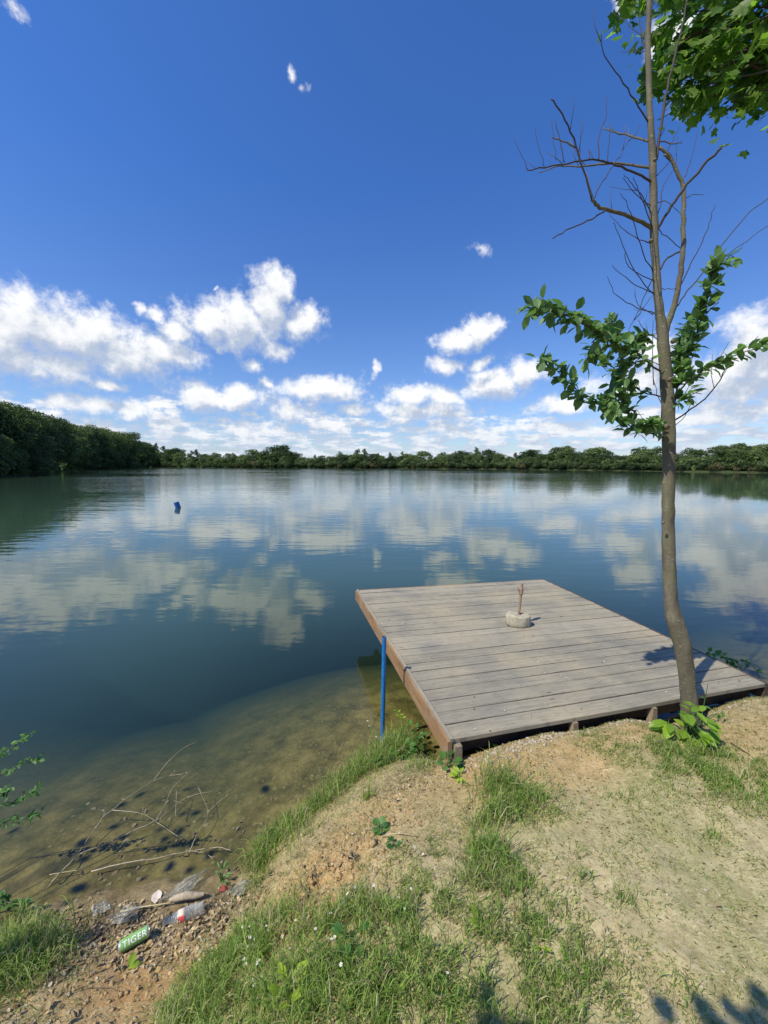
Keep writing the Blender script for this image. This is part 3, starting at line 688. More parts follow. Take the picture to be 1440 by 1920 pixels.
# leafy limbs
items = []
def leafy(path, dens, L0, L1, spread, hang=.3):
    """clusters of leaves on short side shoots all along a limb (world points)"""
    Ls = 0
    for i in range(len(path) - 1):
        p, q_ = path[i], path[i + 1]; L = (q_ - p).length; t_ = (q_ - p).normalized(); f = i / len(path)
        if f < .12: continue
        nl = dens * 1.0 * L; nl = int(nl) + (random.random() < nl - int(nl))
        for _ in range(nl):
            b_ = p.lerp(q_, random.random()) + rvec(spread * .55)
            d = (t_ * .6 + rvec(.6) + Vector((0, 0, .15 - hang))).normalized()
            items.append((b_ - base, d, Vector((random.gauss(0, .35), random.gauss(-.1, .35), 1)), random.uniform(L0, L1)))
lf = [([(1243, 700), (1205, 672), (1165, 650), (1125, 625), (1080, 600), (1035, 582), (992, 577)], 5, 2, -.35, 260, .032),
      ([(1165, 650), (1155, 615), (1140, 600)], 2.5, 1.2, .1, 240, .03), ([(1200, 672), (1185, 640), (1215, 632)], 2.5, 1.2, .1, 240, .03),
      ([(1205, 675), (1170, 690), (1150, 730), (1145, 770)], 3, 1.5, -.2, 240, .035), ([(1125, 625), (1110, 660), (1105, 680)], 2.5, 1.2, .1, 220, .028),
      ([(1245, 745), (1205, 735), (1175, 715), (1150, 690), (1120, 660)], 3.6, 1.5, .25, 220, .032),
      ([(1247, 822), (1218, 812), (1185, 800), (1160, 775), (1120, 757), (1085, 735), (1055, 705), (1030, 685), (1008, 676)], 4, 1.4, -.3, 165, .026),
      ([(1247, 810), (1230, 800), (1215, 792)], 3, 1.5, -.1, 330, .02), ([(1185, 800), (1180, 770), (1165, 745)], 2.4, 1.2, -.1, 220, .03),
      ([(1262, 770), (1272, 720), (1290, 665), (1308, 620), (1322, 575), (1330, 530), (1342, 490)], 4, 2, -.2, 250, .030),
      ([(1266, 690), (1285, 640), (1303, 605)], 3, 1.5, .2, 330, .035), ([(1262, 745), (1290, 715), (1330, 690), (1365, 672), (1400, 658), (1436, 648)], 4, 1.6, -.25, 165, .024),
      ([(1262, 760), (1280, 745), (1296, 735)], 2.5, 1.5, -.1, 260, .02), ([(1342, 490), (1362, 480), (1382, 484)], 2, 1, -.05, 75, .008),
      ([(1262, 710), (1275, 690), (1282, 660)], 2.5, 1.3, 0, 300, .03)]
for pts, a, b_, dy, dens, sprd in lf:
    w = br(pts, a, b_, dy, 'twig', twigs=1, n_=6); leafy(w, dens, .048, .082, sprd)
V_, F_ = leaves(items, wid=1.25); np_mesh('foliage', V_, F_, M['leaf'], tree)
# basal shoots
pb_ = G(1290, 1385)
shoot = empty('basal_shoots', pb_, 'bright green large leaved shoots growing at the foot of the bent trunk', 'plant')
items = []; mb = MB()
for i in range(26):
    a = random.uniform(0, 2 * math.pi); rr = random.uniform(.02, .12); hh = random.uniform(.02, .20) * (1.1 - rr * 3)
    tip = Vector((math.cos(a) * rr, math.sin(a) * rr * .6, max(.03, hh))); mb.tube(spline([Vector((tip.x * .2, tip.y * .2, -.01)), Vector((tip.x * .5, tip.y * .5, tip.z * .7)), tip], 3), lerp_list([.0028, .002, .0012], 3), 6)
    for _ in range(random.choice([1, 2, 2])):
        items.append((tip, Vector((math.cos(a) + random.gauss(0, .4), math.sin(a) - .35 + random.gauss(0, .4), random.uniform(-.7, .25))), Vector((random.gauss(0, .2), -.3, 1)), random.uniform(.06, .105)))
mb.build('stem', M['weed'], shoot, smooth=True); V_, F_ = leaves(items, wid=1.15); np_mesh('leaves', V_, F_, M['shoot'], shoot)
# a thin side shoot running right
mb = MB(); items = []
w = [G(1300, 1375) - pb_, atY(1335, 1340, 2.2) - pb_, atY(1362, 1350, 2.15) - pb_, atY(1388, 1378, 2.1) - pb_]; w = spline(w, 4); mb.tube(w, lerp_list([.003, .0025, .0018, .001], 4), 6)
w2 = spline([G(1310, 1370) - pb_, atY(1322, 1310, 2.2) - pb_, atY(1328, 1280, 2.2) - pb_], 4); mb.tube(w2, lerp_list([.003, .002, .001], 4), 6)
for p in w[4:] + w2[3:]:
    if random.random() < .75: items.append((p, rvec(.6) + Vector((.2, 0, -.1)), Vector((0, -.2, 1)), random.uniform(.025, .05)))
mb.build('stem', M['weed'], shoot, smooth=True); V_, F_ = leaves(items, wid=1.0); np_mesh('leaves', V_, F_, M['weed'], shoot)

# ------------------------------------------------------------------ maple reaching in from the right
mbase = Vector((5.4, 1.6, .45))
maple = empty('maple_tree', mbase, 'large maple whose dark drooping leaves hang into the upper right corner', 'tree')
mb = MB(); tp = [Vector((0, 0, -.1)), Vector((.05, .05, 1.2)), Vector((-.1, .15, 2.6)), Vector((-.1, .3, 4.0)), Vector((0, .4, 6)), Vector((.1, .4, 8))]
mb.tube(spline(tp, 6), lerp_list([.24, .19, .17, .14, .1, .04], 6), 16); mb.build('trunk', M['bark'], maple, smooth=True)
cl = [(1200, -2, 20, 2.9, 12), (1182, -22, 22, 2.9, 16), (1243, 118, 24, 3.0, 20), (1228, 150, 18, 2.9, 12), (1262, 150, 22, 3.0, 16), (1245, 50, 8, 3.0, 1), (1285, 105, 20, 3.1, 14), (1305, 80, 16, 3.1, 8),
      (1280, 25, 36, 3.0, 30), (1315, 45, 34, 3.0, 30), (1330, 95, 36, 2.9, 40), (1335, 145, 34, 2.9, 36), (1305, 165, 24, 2.9, 18), (1290, 208, 16, 2.8, 9), (1275, 215, 10, 2.8, 3), (1345, 185, 24, 2.8, 20), (1325, 190, 18, 2.8, 12),
      (1375, 20, 45, 2.9, 60), (1375, 80, 40, 2.9, 55), (1380, 135, 38, 2.9, 50), (1425, 40, 50, 2.8, 60), (1425, 100, 45, 2.8, 55), (1420, 150, 30, 2.8, 35), (1415, 190, 22, 2.7, 20), (1440, 175, 25, 2.7, 26), (1400, 205, 14, 2.7, 7),
      (1500, 60, 70, 2.8, 90), (1500, -60, 90, 3.0, 110), (1400, -80, 80, 3.0, 110), (1300, -90, 70, 3.1, 90), (1600, 40, 90, 2.9, 80), (1480, 150, 40, 2.8, 40), (1580, -180, 130, 3.0, 150), (1420, -230, 120, 3.1, 130), (1720, -100, 150, 3.0, 140), (1230, -70, 40, 3.0, 30)]
items = []; mb = MB(); hub = Vector((-.1, .2, 3.4))
for x, y, r, Y, nn_ in cl:
    if y > 120: y -= 16
    rad = r / F * Y * 1.05
    Y2 = Y + random.uniform(-.1, .25) + (.5 if x > 1350 else 0) * random.random()
    c = atY(x, y, Y2) - mbase
    h2 = hub + Vector((0, 0, random.uniform(-.3, .8)))
    mid = h2.lerp(c, .55) + Vector((0, 0, .25)) + rvec(.06)
    p = spline([h2, mid, c + Vector((rad * .5, 0, rad * .6)), c], 4); 
    if x > 1290: mb.tube(p, lerp_list([.02, .008, .004, .002], 4), 6)
    for _ in range(int(nn_ * 1.9)):
        o3 = Vector((random.gauss(0, .5), random.gauss(0, .9), random.gauss(0, .5))) * rad
        hang = Vector((random.gauss(-.2, .5), random.gauss(-.2, .5), random.uniform(-1.0, -.1)))
        items.append((c + o3, hang, Vector((random.gauss(-.2, .5), random.gauss(-.4, .4), .9)), random.uniform(.055, .098) * Y / 2.9))
for ptsx in ([(1440, 60), (1380, 40), (1310, 60), (1262, 95), (1243, 115)], [(1440, 120), (1390, 110), (1340, 140), (1300, 190), (1288, 210)], [(1440, -40), (1330, -20), (1260, -25), (1205, -8)], [(1420, 60), (1340, 55), (1300, 70)]):
    P0 = [atY(x, y, 3.0) - mbase for x, y in ptsx]; P0 = [atY(1560, -40, 3.1) - mbase] + P0; mb.tube(spline(P0, 4), lerp_list(list(np.linspace(.012, .003, len(P0))), 4), 6)
for k_ in range(900):                                        # the rest of its crown, right of and above the picture
    a = random.uniform(0, 6.28); rr = random.uniform(.5, 2.2); zz = random.uniform(3.2, 8)
    p = Vector((rr * math.cos(a), rr * math.sin(a), zz))
    if p.x + mbase.x < 3.9: continue
    items.append((p, rvec(.6) + Vector((0, 0, -.6)), Vector((0, 0, 1)) + rvec(.3), .2))
mb.build('limbs', M['twig'], maple, smooth=True)
V_, F_ = leaves(items, MAPLE, MAPLE_F); np_mesh('foliage', V_, F_, M['maple'], maple)

# ------------------------------------------------------------------ bank tree on the left, only its twig ends reach in
lb = Vector((-5.4, -1.6, .4))
lt = empty('bank_tree', lb, 'tree off the left edge whose small leaved twigs reach in over the water', 'tree')
mb = MB(); mb.tube(spline([Vector((0, 0, -.2)), Vector((.15, .1, 1.2)), Vector((.1, .3, 2.6)), Vector((.3, .3, 4.4)), Vector((.2, .4, 6))], 5), lerp_list([.16, .13, .11, .07, .03], 5), 12); mb.build('trunk', M['bark'], lt, smooth=True)
items = []; mb = MB()
for pts in ([(-60, 1440), (-10, 1420), (25, 1400), (58, 1375)], [(-60, 1470), (0, 1452), (35, 1435), (70, 1424)], [(-60, 1530), (0, 1512), (35, 1500), (68, 1480)], [(-60, 1560), (-10, 1545), (30, 1540), (72, 1528)], [(-50, 1700), (0, 1690), (30, 1695), (50, 1690)], [(-40, 1660), (0, 1672), (15, 1690)], [(-30, 1480), (0, 1484), (12, 1484)]):
    Y = random.uniform(1.45, 1.75); P0 = spline([atY(x, y, Y) - lb for x, y in pts], 5)
    P0 = [Vector((.12, .25, 1.5 + random.uniform(0, .6))), (P0[0] + Vector((.12, .25, 1.9))) / 2 + Vector((0, 0, .35))] + P0
    mb.tube(P0, list(np.linspace(.003, .0008, len(P0))), 6)
    for i in range(7, len(P0)):
        for _ in range(4):
            items.append((P0[i] + rvec(.006), rvec(.7) + Vector((.4, 0, 0)), Vector((0, -.4, 1)) + rvec(.4), random.uniform(.014, .03)))
V_, F_ = leaves(items, wid=1.25); np_mesh('leaves', V_, F_, M['weed'], lt)
items = []
for k_ in range(1800):                                        # crown: a leaf-scale cloud well outside the picture, shading the water
    v_ = rvec(1).normalized() * random.uniform(.45, 1) ** .5
    p = Vector((v_.x * 1.7 - .1, v_.y * 1.15 + .3, v_.z * 1.2 + 3.7))
    if vnoise(p.x * 1.6, p.y * 1.6 + p.z * 1.3, 4) < .36: continue
    items.append((p, rvec(.8), Vector((0, 0, 1)) + rvec(.4), random.uniform(.12, .2)))
for k_ in range(12):
    v_ = rvec(1).normalized(); mb.tube(spline([Vector((.15, .3, 2.2 + k_ * .2)), Vector((v_.x * .8, v_.y * .8 + .4, 3.2 + v_.z * .5)), Vector((v_.x * 1.7, v_.y * 1.0 + .9, 3.7 + v_.z * 1.0))], 4), lerp_list([.04, .02, .006], 4), 6)
# thin sprays: two shade the shallows, two added unseen to shade the picture's foot
for c, n3, sg in ((Vector((-2.75, .72, 2.4)), 15, .17), (Vector((-3.2, .95, 2.6)), 12, .2), (Vector((-.40, -.09, 2.6)), 70, .08), (Vector((-.98, -.04, 2.6)), 26, .045)):
    cc = c - lb
    mb.tube(spline([Vector((.15, .3, 2.3)), Vector((1.6, .3, 2.6)), cc + Vector((-.3, -.2, .1)), cc], 5), lerp_list([.012, .005, .002, .001], 5), 6)
    for _ in range(n3):
        items.append((cc + Vector((random.gauss(0, sg), random.gauss(0, sg * .8), random.gauss(0, sg * .6))), rvec(.7), Vector((-.5, -.3, 1)), random.uniform(.05, .09)))
mb.build('limbs', M['bark'], lt, smooth=True)
V_, F_ = leaves(items, wid=1.4); np_mesh('foliage', V_, F_, M['leaf'], lt)

# ------------------------------------------------------------------ distant trees
def crown_mesh(name, lobes, N, size, mat, seed):
    rg = np.random.default_rng(seed); V = []; w = np.array([l[3] * l[4] for l in lobes]); w = w / w.sum()
    for (x, y, z, rx, rz), cnt in zip(lobes, (w * N).astype(int)):
        d = rg.normal(size=(cnt, 3)); d /= np.linalg.norm(d, axis=1)[:, None]
        d[:, 2] = np.where(d[:, 2] < -.6, -d[:, 2] * .6, d[:, 2])
        rad = rg.uniform(.5, 1.05, cnt) ** .55
        c = np.array([x, y, z]) + d * np.c_[rx * rad, rx * rad, rz * rad]
        s = size * rg.uniform(.6, 1.4, cnt)
        nrm = d + rg.normal(size=(cnt, 3)) * .55; nrm /= np.linalg.norm(nrm, axis=1)[:, None]
        a = np.cross(nrm, rg.normal(size=(cnt, 3))); a /= np.linalg.norm(a, axis=1)[:, None]; b_ = np.cross(nrm, a)
        q_ = np.stack([c + a * s[:, None] * .6, c + b_ * s[:, None] * .45 + a * .1 * s[:, None], c - a * s[:, None] * .6 + nrm * s[:, None] * .2, c - b_ * s[:, None] * .45], 1)
        V.append(q_.reshape(-1, 3))
    V = np.concatenate(V); Fq = np.arange(len(V)).reshape(-1, 4)
    me = np_mesh(name, V, Fq, mat); return me
def lobes_round(seed, w=.40, z0=.10):
    r = random.Random(seed); L = [(0, 0, .55, w * .8, .36), (0, 0, .84, w * .38, .13)]
    for i in range(20):
        a = r.uniform(0, 6.28); rr = r.uniform(.4, 1) * w * .78; z = r.uniform(.10, .88); sh = 1 - abs(z - .42) * .8
        L.append((rr * sh * math.cos(a), rr * sh * math.sin(a), z, r.uniform(.11, .18), r.uniform(.07, .13)))
    return L
def lobes_tall(seed):
    r = random.Random(seed); L = []
    for i in range(15):
        z = .06 + .86 * i / 14; wz = .24 * math.sin(min(1, (1.04 - z) * 1.6) * 1.57)
        a = r.uniform(0, 6.28); L.append((math.cos(a) * wz * .5, math.sin(a) * wz * .5, z, wz * r.uniform(.5, .8), .09))
    return L
def lobes_bush(seed):
    r = random.Random(seed)
    return [(r.uniform(-.5, .5), r.uniform(-.4, .4), r.uniform(.2, .62), r.uniform(.2, .36), r.uniform(.18, .34)) for i in range(12)]
def proto_tree(kind, seed, N, size, mat):
    """unit height tree: (trunk mesh, crown mesh)"""
    lob = {'round': lobes_round, 'tall': lobes_tall, 'bush': lobes_bush}[kind](seed)
    cr = crown_mesh('crown', lob, N, size, M[mat], seed); m_ = MB(); r = random.Random(seed)
    if kind == 'bush':
        for i in range(5): m_.tube([Vector((r.uniform(-.1, .1), r.uniform(-.1, .1), -.1)), Vector((r.uniform(-.3, .3), r.uniform(-.3, .3), .5))], [.02, .008], 5)
    else:
        m_.tube([Vector((0, 0, -.08)), Vector((.005, 0, .3)), Vector((0, .01, .6)), Vector((0, 0, .9))], [.024, .018, .011, .003], 7)
        for l in lob[1::2]: m_.tube([Vector((0, 0, max(.15, l[2] - .22))), Vector((l[0], l[1], l[2]))], [.009, .003], 5)
    tk = m_.build('trunk' if kind != 'bush' else 'stems', M['farbark']); a, b_ = tk.data, cr.data
    bpy.data.objects.remove(tk); bpy.data.objects.remove(cr); return kind, a, b_
PT = {'oak': [proto_tree('round', s_, 2600, .036, 'far1') for s_ in (1, 2, 3, 4)], 'poplar': [proto_tree('tall', s_, 1700, .034, 'far3') for s_ in (5, 6, 7)],
      'willow': [proto_tree('round', s_, 2400, .036, 'far2') for s_ in (8, 9)], 'bush': [proto_tree('bush', s_, 1300, .07, 'far2') for s_ in (10, 11)], 'dry': [proto_tree('bush', s_, 900, .07, 'far4') for s_ in (12,)],
      'bigoak': [proto_tree('round', s_, 9000, .021, 'far1') for s_ in (21, 22, 23)], 'bigwillow': [proto_tree('round', s_, 8000, .021, 'far2') for s_ in (24,)]}
NAME = {'oak': 'oak_tree', 'bigoak': 'oak_tree', 'poplar': 'poplar_tree', 'willow': 'willow_tree', 'bigwillow': 'willow_tree', 'bush': 'shore_bush', 'dry': 'shore_bush'}
CATN = {'oak': 'tree', 'bigoak': 'tree', 'poplar': 'tree', 'willow': 'tree', 'bigwillow': 'tree', 'bush': 'bush', 'dry': 'bush'}
SKY = np.array([(-80, 738), (0, 745), (60, 757), (90, 772), (140, 795), (200, 797), (230, 808), (265, 822), (285, 838), (330, 843), (380, 848), (440, 850), (500, 845), (520, 838), (560, 848), (600, 850), (680, 845), (740, 850), (800, 852), (830, 850), (870, 841), (900, 845), (960, 850), (1020, 843), (1060, 838), (1110, 842), (1150, 845), (1200, 838), (1260, 842), (1300, 842), (1340, 850), (1352, 838), (1440, 833), (1540, 830)], float)
def shore_dist(px, tmin=20):
    a, b_, _ = ray(px, 873); u = np.array([a, b_]) / math.hypot(a, b_); best = None
    for i in range(len(LP)):
        p, q_ = LP[i], LP[(i + 1) % len(LP)]; e = q_ - p; den = u[0] * e[1] - u[1] * e[0]
        if abs(den) < 1e-9: continue
        t = (p[0] * e[1] - p[1] * e[0]) / den; s_ = (p[0] * u[1] - p[1] * u[0]) / den
        if 0 <= s_ <= 1 and t > tmin and (best is None or t < best): best = t
    return best, u
KIND_LABEL = {'oak': 'dark green round crowned', 'bigoak': 'tall dark green broad crowned', 'poplar': 'pale green slender', 'willow': 'greyish green spreading', 'bigwillow': 'soft grey green spreading', 'bush': 'low grey green', 'dry': 'low yellowish'}
def region(px):
    if px < 120: return 'near end of left bank'
    if px < 285: return 'sloping left bank'
    if px < 480: return 'far left lake corner'
    if px < 760: return 'far shore left of centre'
    if px < 1000: return 'far shore beyond the dock'
    if px < 1240: return 'far shore left of bent trunk'
    return 'right shore past bent trunk'
seen = {}
def put(kind, px, back, hgt, row):
    sd_, u = shore_dist(px)
    if sd_ is None: return
    r = sd_ + back; x, y = u * r
    if lake_sd([x], [y])[0] < .3: return
    z = h1(x, y) - .2; pk, tk, cr = random.choice(PT[kind])
    rown = {'back': 'in back row', 'mid': 'in middle row', 'front': 'at waterline'}[row]
    lab = f"{KIND_LABEL[kind]} {CATN[kind]} {rown}, {region(px)}"
    o = empty(NAME[kind], (x, y, z), lab, CATN[kind], f"{KIND_LABEL[kind]} {CATN[kind]}s {rown} {region(px)}")
    o.rotation_euler.z = random.uniform(0, 6.28); w = random.uniform(1.0, 1.35) * (1.0 if px < 285 else 1.22)
    o.scale = (hgt * w, hgt * w, hgt)
    for nm, me in ((('trunk' if pk != 'bush' else 'stems'), tk), ('crown', cr)):
        c_ = bpy.data.objects.new(nm, me); COL.objects.link(c_); c_.parent = o
def need_h(px, back, ytop):
    sd_, u = shore_dist(px)
    if sd_ is None: return 8
    r = sd_ + back; a, b_, c_ = ray(px, ytop); x, y = u * r
    return (CAMZ + c_ / b_ * y - h1(x, y)) * 1.08 + .2
# left wooded bank
px = -90
while px < 285:
    sd_, u = shore_dist(px); big = px < 170
    top = np.interp(px, SKY[:, 0], SKY[:, 1])
    put('bigoak' if random.random() < .75 or not big else 'bigwillow', px, random.uniform(14, 20) , need_h(px, 17, top + random.uniform(-3, 8)) * .98, 'back')
    put(random.choice(['bigoak', 'bigoak', 'bigwillow'] if big else ['oak', 'bigoak', 'willow']), px + random.uniform(-8, 8), random.uniform(6, 11), need_h(px, 8, top + (873 - top) * random.uniform(.18, .4)), 'mid')
    put(random.choice(['bigoak', 'bigwillow'] if big else ['oak', 'willow']), px + random.uniform(-8, 8), random.uniform(1.5, 4), need_h(px, 3, top + (873 - top) * random.uniform(.42, .68)), 'front')
    for _ in range(2): put('bush', px + random.uniform(-9, 9), random.uniform(.6, 2.5), random.uniform(2.2, 4.5) * (1 if px < 150 else 1.6), 'front')
    px += 26 if px < 100 else 14
for k_ in range(26): put('bush', 100 + k_ * 8 + random.uniform(-3, 3), random.uniform(.3, 1.6), random.uniform(1.8, 3.2) * (1 + k_ * .07), 'front')
# far shore
px = 285
while px < 1560:
    top = np.interp(px, SKY[:, 0], SKY[:, 1]); R_side = px > 1000
    k_ = random.choice(['oak', 'oak', 'oak', 'willow'] if R_side else ['oak', 'oak', 'poplar', 'poplar', 'willow'])
    put(k_, px, random.uniform(8, 14), need_h(px, 11, top + random.uniform(-6, 14)), 'back')
    put(random.choice(['oak', 'oak', 'willow', 'oak']), px + random.uniform(-8, 8), random.uniform(3, 7), need_h(px, 5, top + (876 - top) * random.uniform(.12, .4)), 'mid')
    if random.random() < .9: put(random.choice(['bush', 'bush', 'bush', 'dry']), px + random.uniform(-8, 8), random.uniform(1.2, 3), need_h(px, 2, 876 - random.uniform(4, 13)), 'front')
    put('bush', px + random.uniform(-6, 6), random.uniform(2.5, 5), need_h(px, 3, 876 - random.uniform(8, 15)), 'front')
    px += random.uniform(9.5, 14) * (1.3 if R_side else 1)

deck_bits()
ug = []; rg = np.random.default_rng(77)
for px in np.arange(-110, 1570, 1.0):
    sd_, u = shore_dist(px)
    if sd_ is None: continue
    r_ = sd_ + rg.uniform(2.5, 17, 22); ug.append(np.c_[u[0] * r_, u[1] * r_, rg.uniform(0, 1, 22), np.full(22, sd_)])
ug = np.concatenate(ug); gz_ = H(ug[:, 0], ug[:, 1]); ug = ug[gz_ > .15]; gz_ = gz_[gz_ > .15]; n_ = len(ug)
c = np.c_[ug[:, :2] + rg.normal(0, .4, (n_, 2)), gz_ - .2 + ug[:, 2] * (2.0 + .009 * ug[:, 3])]; s_ = (.45 + .0035 * ug[:, 3])[:, None] * rg.uniform(.7, 1.4, (n_, 1))
a = rg.normal(size=(n_, 3)); a /= np.linalg.norm(a, axis=1)[:, None]; b_ = np.cross(a, rg.normal(size=(n_, 3))); b_ /= np.linalg.norm(b_, axis=1)[:, None]
tag(np_mesh('undergrowth', np.stack([c - a * s_, c - b_ * s_ * .7, c + a * s_, c + b_ * s_ * .7], 1).reshape(-1, 3), np.arange(n_ * 4).reshape(-1, 4), M['far1']), kind='stuff')
# ------------------------------------------------------------------ grass, litter, gravel
def blades(name, pts, hgt, wid, lean, cols, mat, kind='stuff', dirs=None):
    n_ = len(pts); rg = np.random.default_rng(len(pts)); a = rg.uniform(0, 6.283, n_)
    if dirs is not None: a = dirs + rg.normal(0, .8, n_)
    d = np.c_[np.cos(a), np.sin(a), np.zeros(n_)]; s = np.c_[-d[:, 1], d[:, 0], np.zeros(n_)]
    tw = rg.uniform(-.9, .9, n_)[:, None]; s = s * np.cos(tw) + d * np.sin(tw)
    up = np.array([[0, 0, 1.]]); h_ = hgt[:, None]; l = lean[:, None]; w = wid[:, None]
    p0 = pts; p1 = pts + up * h_ * .5 * (1 - l * .3) + d * h_ * .18 * l; p2 = pts + up * h_ * .85 * (1 - l * .45) + d * h_ * .55 * l; p3 = pts + up * h_ * (1 - l * .75) + d * h_ * .95 * l
    V = np.stack([p0 - s * w * .4, p0 + s * w * .4, p1 + s * w * .5, p1 - s * w * .5, p2 + s * w * .38, p2 - s * w * .38, p3 + s * w * .05, p3 - s * w * .05], 1).reshape(-1, 3)
    b_ = np.arange(n_)[:, None] * 8; Fq = np.concatenate([b_ + [0, 1, 2, 3], b_ + [3, 2, 4, 5], b_ + [5, 4, 6, 7]], 0)
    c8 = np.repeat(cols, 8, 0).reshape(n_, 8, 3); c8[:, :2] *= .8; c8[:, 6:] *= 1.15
    o = np_mesh(name, V, Fq, M[mat], col=c8.reshape(-1, 3)); return tag(o, kind=kind)
GREEN = np.array([(.12, .20, .035), (.18, .28, .05), (.27, .36, .085), (.21, .26, .08)]); DRY = np.array([(.42, .36, .19), (.48, .42, .25), (.30, .24, .14), (.27, .27, .12)])
def gcol(n_, dryf):
    g = GREEN[rng.integers(0, 4, n_)]; d = DRY[rng.integers(0, 4, n_)]; m_ = (rng.random(n_) < dryf)[:, None]
    return np.where(m_, d, g) * rng.uniform(.75, 1.25, (n_, 1))
def okland(x, y, z, zmin=.02):
    # not on / under the dock
    ux = (x - A.x) * e1.x + (y - A.y) * e1.y; uy = (x - A.x) * e2.x + (y - A.y) * e2.y
    return (z > zmin) & ~((uy > -.02) & (ux > -.03) & (ux < 2.5))
def scatter(n_, x0, x1, y0, y1): return rng.uniform(x0, x1, n_), rng.uniform(y0, y1, n_)
# lawn
x, y = scatter(620000, -1.75, 3.3, .62, 2.95); z = H(x, y); m0 = okland(x, y, z, .03); x, y, z = x[m0], y[m0], z[m0]
gr = [(gauss(470, 1830, .26, .2), 1.5, .085), (gauss(560, 1820, .22, .18), 1.3, .075), (gauss(520, 1740, .12, .08), 1.2, .09), (gauss(700, 1890, .22, .14), .9, .06), (gauss(560, 1900, .3, .15), 1.6, .08), (gauss(780, 1740, .28, .2), .3, .05), (gauss(420, 1900, .15), 1.4, .08),
      (gauss(925, 1590, .07, .24), .6, .06), (gauss(940, 1490, .11, .09), .85, .10), (gauss(1000, 1510, .22, .08), .8, .06), (gauss(920, 1640, .08, .12), 1.0, .09), (gauss(900, 1750, .3, .3), .6, .04), (gauss(1300, 1430, .28, .14), 1.0, .05), (gauss(1400, 1480, .3, .22), .7, .04), (gauss(1150, 1400, .16, .07), .6, .035),
      (gauss(1000, 1850, .3, .25), .55, .035), (gauss(30, 1810, .16, .12), 1.5, .10), (gauss(40, 1740, .1, .08), 1.0, .10), (gauss(1290, 1385, .13, .08), 1.2, .06), (gauss(870, 1900, .35, .2), .7, .05)]
den = np.zeros(len(x)); ht = np.zeros(len(x))
for g, w, hh in gr:
    v_ = g(x, y) * w; den += v_; ht += v_ * hh
ht = ht / np.maximum(den, 1e-6)
bare = sum(g(x, y) * w for g, w in [(gauss(1060, 1440, .36, .13), 1), (gauss(590, 1680, .2, .15), 1.2), (gauss(250, 1840, .3, .13), 1.1), (gauss(1270, 1690, .42, .3), .55), (gauss(700, 1560, .22, .18), .7)])
pat = fbm(x * 3.2, y * 3.2, 4, 21); pat2 = fbm(x * 14, y * 14, 3, 31)
prob = np.clip((den * .62 + .24 + .26 * sstep(.42, .6, pat)) * (.12 + 1.55 * sstep(.38, .62, pat2)) - bare * .38, .012, 1)
keep = rng.random(len(x)) < prob * .46; x, y, z, den, ht = x[keep], y[keep], z[keep], den[keep], ht[keep]
lush = np.clip(den, 0, 1); hg = (.013 + .85 * ht * lush ** 1.2) * rng.uniform(.45, 1.5, len(x)); dryf = np.clip(.68 - .30 * sstep(.42, .6, pat)[keep] - .42 * lush, .12, .8)
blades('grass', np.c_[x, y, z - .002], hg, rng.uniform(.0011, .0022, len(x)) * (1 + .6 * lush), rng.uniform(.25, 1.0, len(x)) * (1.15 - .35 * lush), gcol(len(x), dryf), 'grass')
# tall fringe along the water's edge
fr_pts = []
for (x0, y0, n_, r, hh) in [(485, 1625, 230, .045, .10), (500, 1590, 300, .06, .12), (530, 1560, 260, .06, .11), (575, 1530, 300, .07, .11), (610, 1500, 300, .07, .12), (650, 1470, 380, .07, .14), (690, 1440, 420, .08, .16), (725, 1420, 420, .08, .17), (760, 1400, 380, .08, .17), (800, 1385, 420, .07, .17), (820, 1400, 260, .05, .15),
                          (560, 1570, 160, .06, .06), (640, 1440, 140, .05, .14), (480, 1665, 120, .04, .07), (790, 1440, 160, .06, .09), (20, 1800, 420, .10, .14), (60, 1780, 200, .06, .09), (0, 1850, 200, .1, .12), (935, 1480, 240, .06, .15), (920, 1610, 130, .04, .14), (930, 1540, 180, .05, .12), (1010, 1500, 120, .07, .07),
                          (690, 1500, 60, .02, .10), (1310, 1400, 150, .07, .08), (520, 1740, 160, .06, .11), (450, 1800, 260, .1, .12), (640, 1840, 200, .14, .09), (560, 1880, 240, .14, .11), (1100, 1380, 40, .03, .05), (1170, 1500, 30, .03, .05), (1095, 1650, 40, .02, .06), (1000, 1670, 60, .05, .06), (1170, 1690, 30, .02, .05), (1090, 1830, 50, .03, .06), (1290, 1870, 40, .03, .05), (1340, 1575, 40, .03, .05)]:
    c = G(x0, y0); 
    px_ = rng.normal(c.x, r, n_); py_ = rng.normal(c.y, r * .8, n_); fr_pts.append(np.c_[px_, py_, np.full(n_, hh)])
fp = np.concatenate(fr_pts); z = H(fp[:, 0], fp[:, 1]); m0 = okland(fp[:, 0], fp[:, 1], z, -.01); fp, z = fp[m0], z[m0]
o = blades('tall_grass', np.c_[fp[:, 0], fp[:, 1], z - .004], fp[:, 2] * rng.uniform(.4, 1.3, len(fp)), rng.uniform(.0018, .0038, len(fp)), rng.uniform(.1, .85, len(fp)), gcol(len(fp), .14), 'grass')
# seeding stalks
n_ = 46; sx = []; 
for (x0, y0) in [(590, 1490), (650, 1450), (690, 1420), (625, 1480), (540, 1560), (500, 1600), (640, 1430), (720, 1420), (470, 1700), (490, 1720), (560, 1730), (640, 1720), (700, 1700), (460, 1740), (520, 1760), (790, 1740)]:
    for _ in range(3): c = G(x0 + random.uniform(-15, 15), y0 + random.uniform(-8, 8)); sx.append((c.x, c.y, c.z))
sx = np.array(sx); blades('seed_stalks', sx, rng.uniform(.10, .24, len(sx)), np.full(len(sx), .0022), rng.uniform(.05, .4, len(sx)), DRY[rng.integers(0, 2, len(sx))] * .9, 'grass')
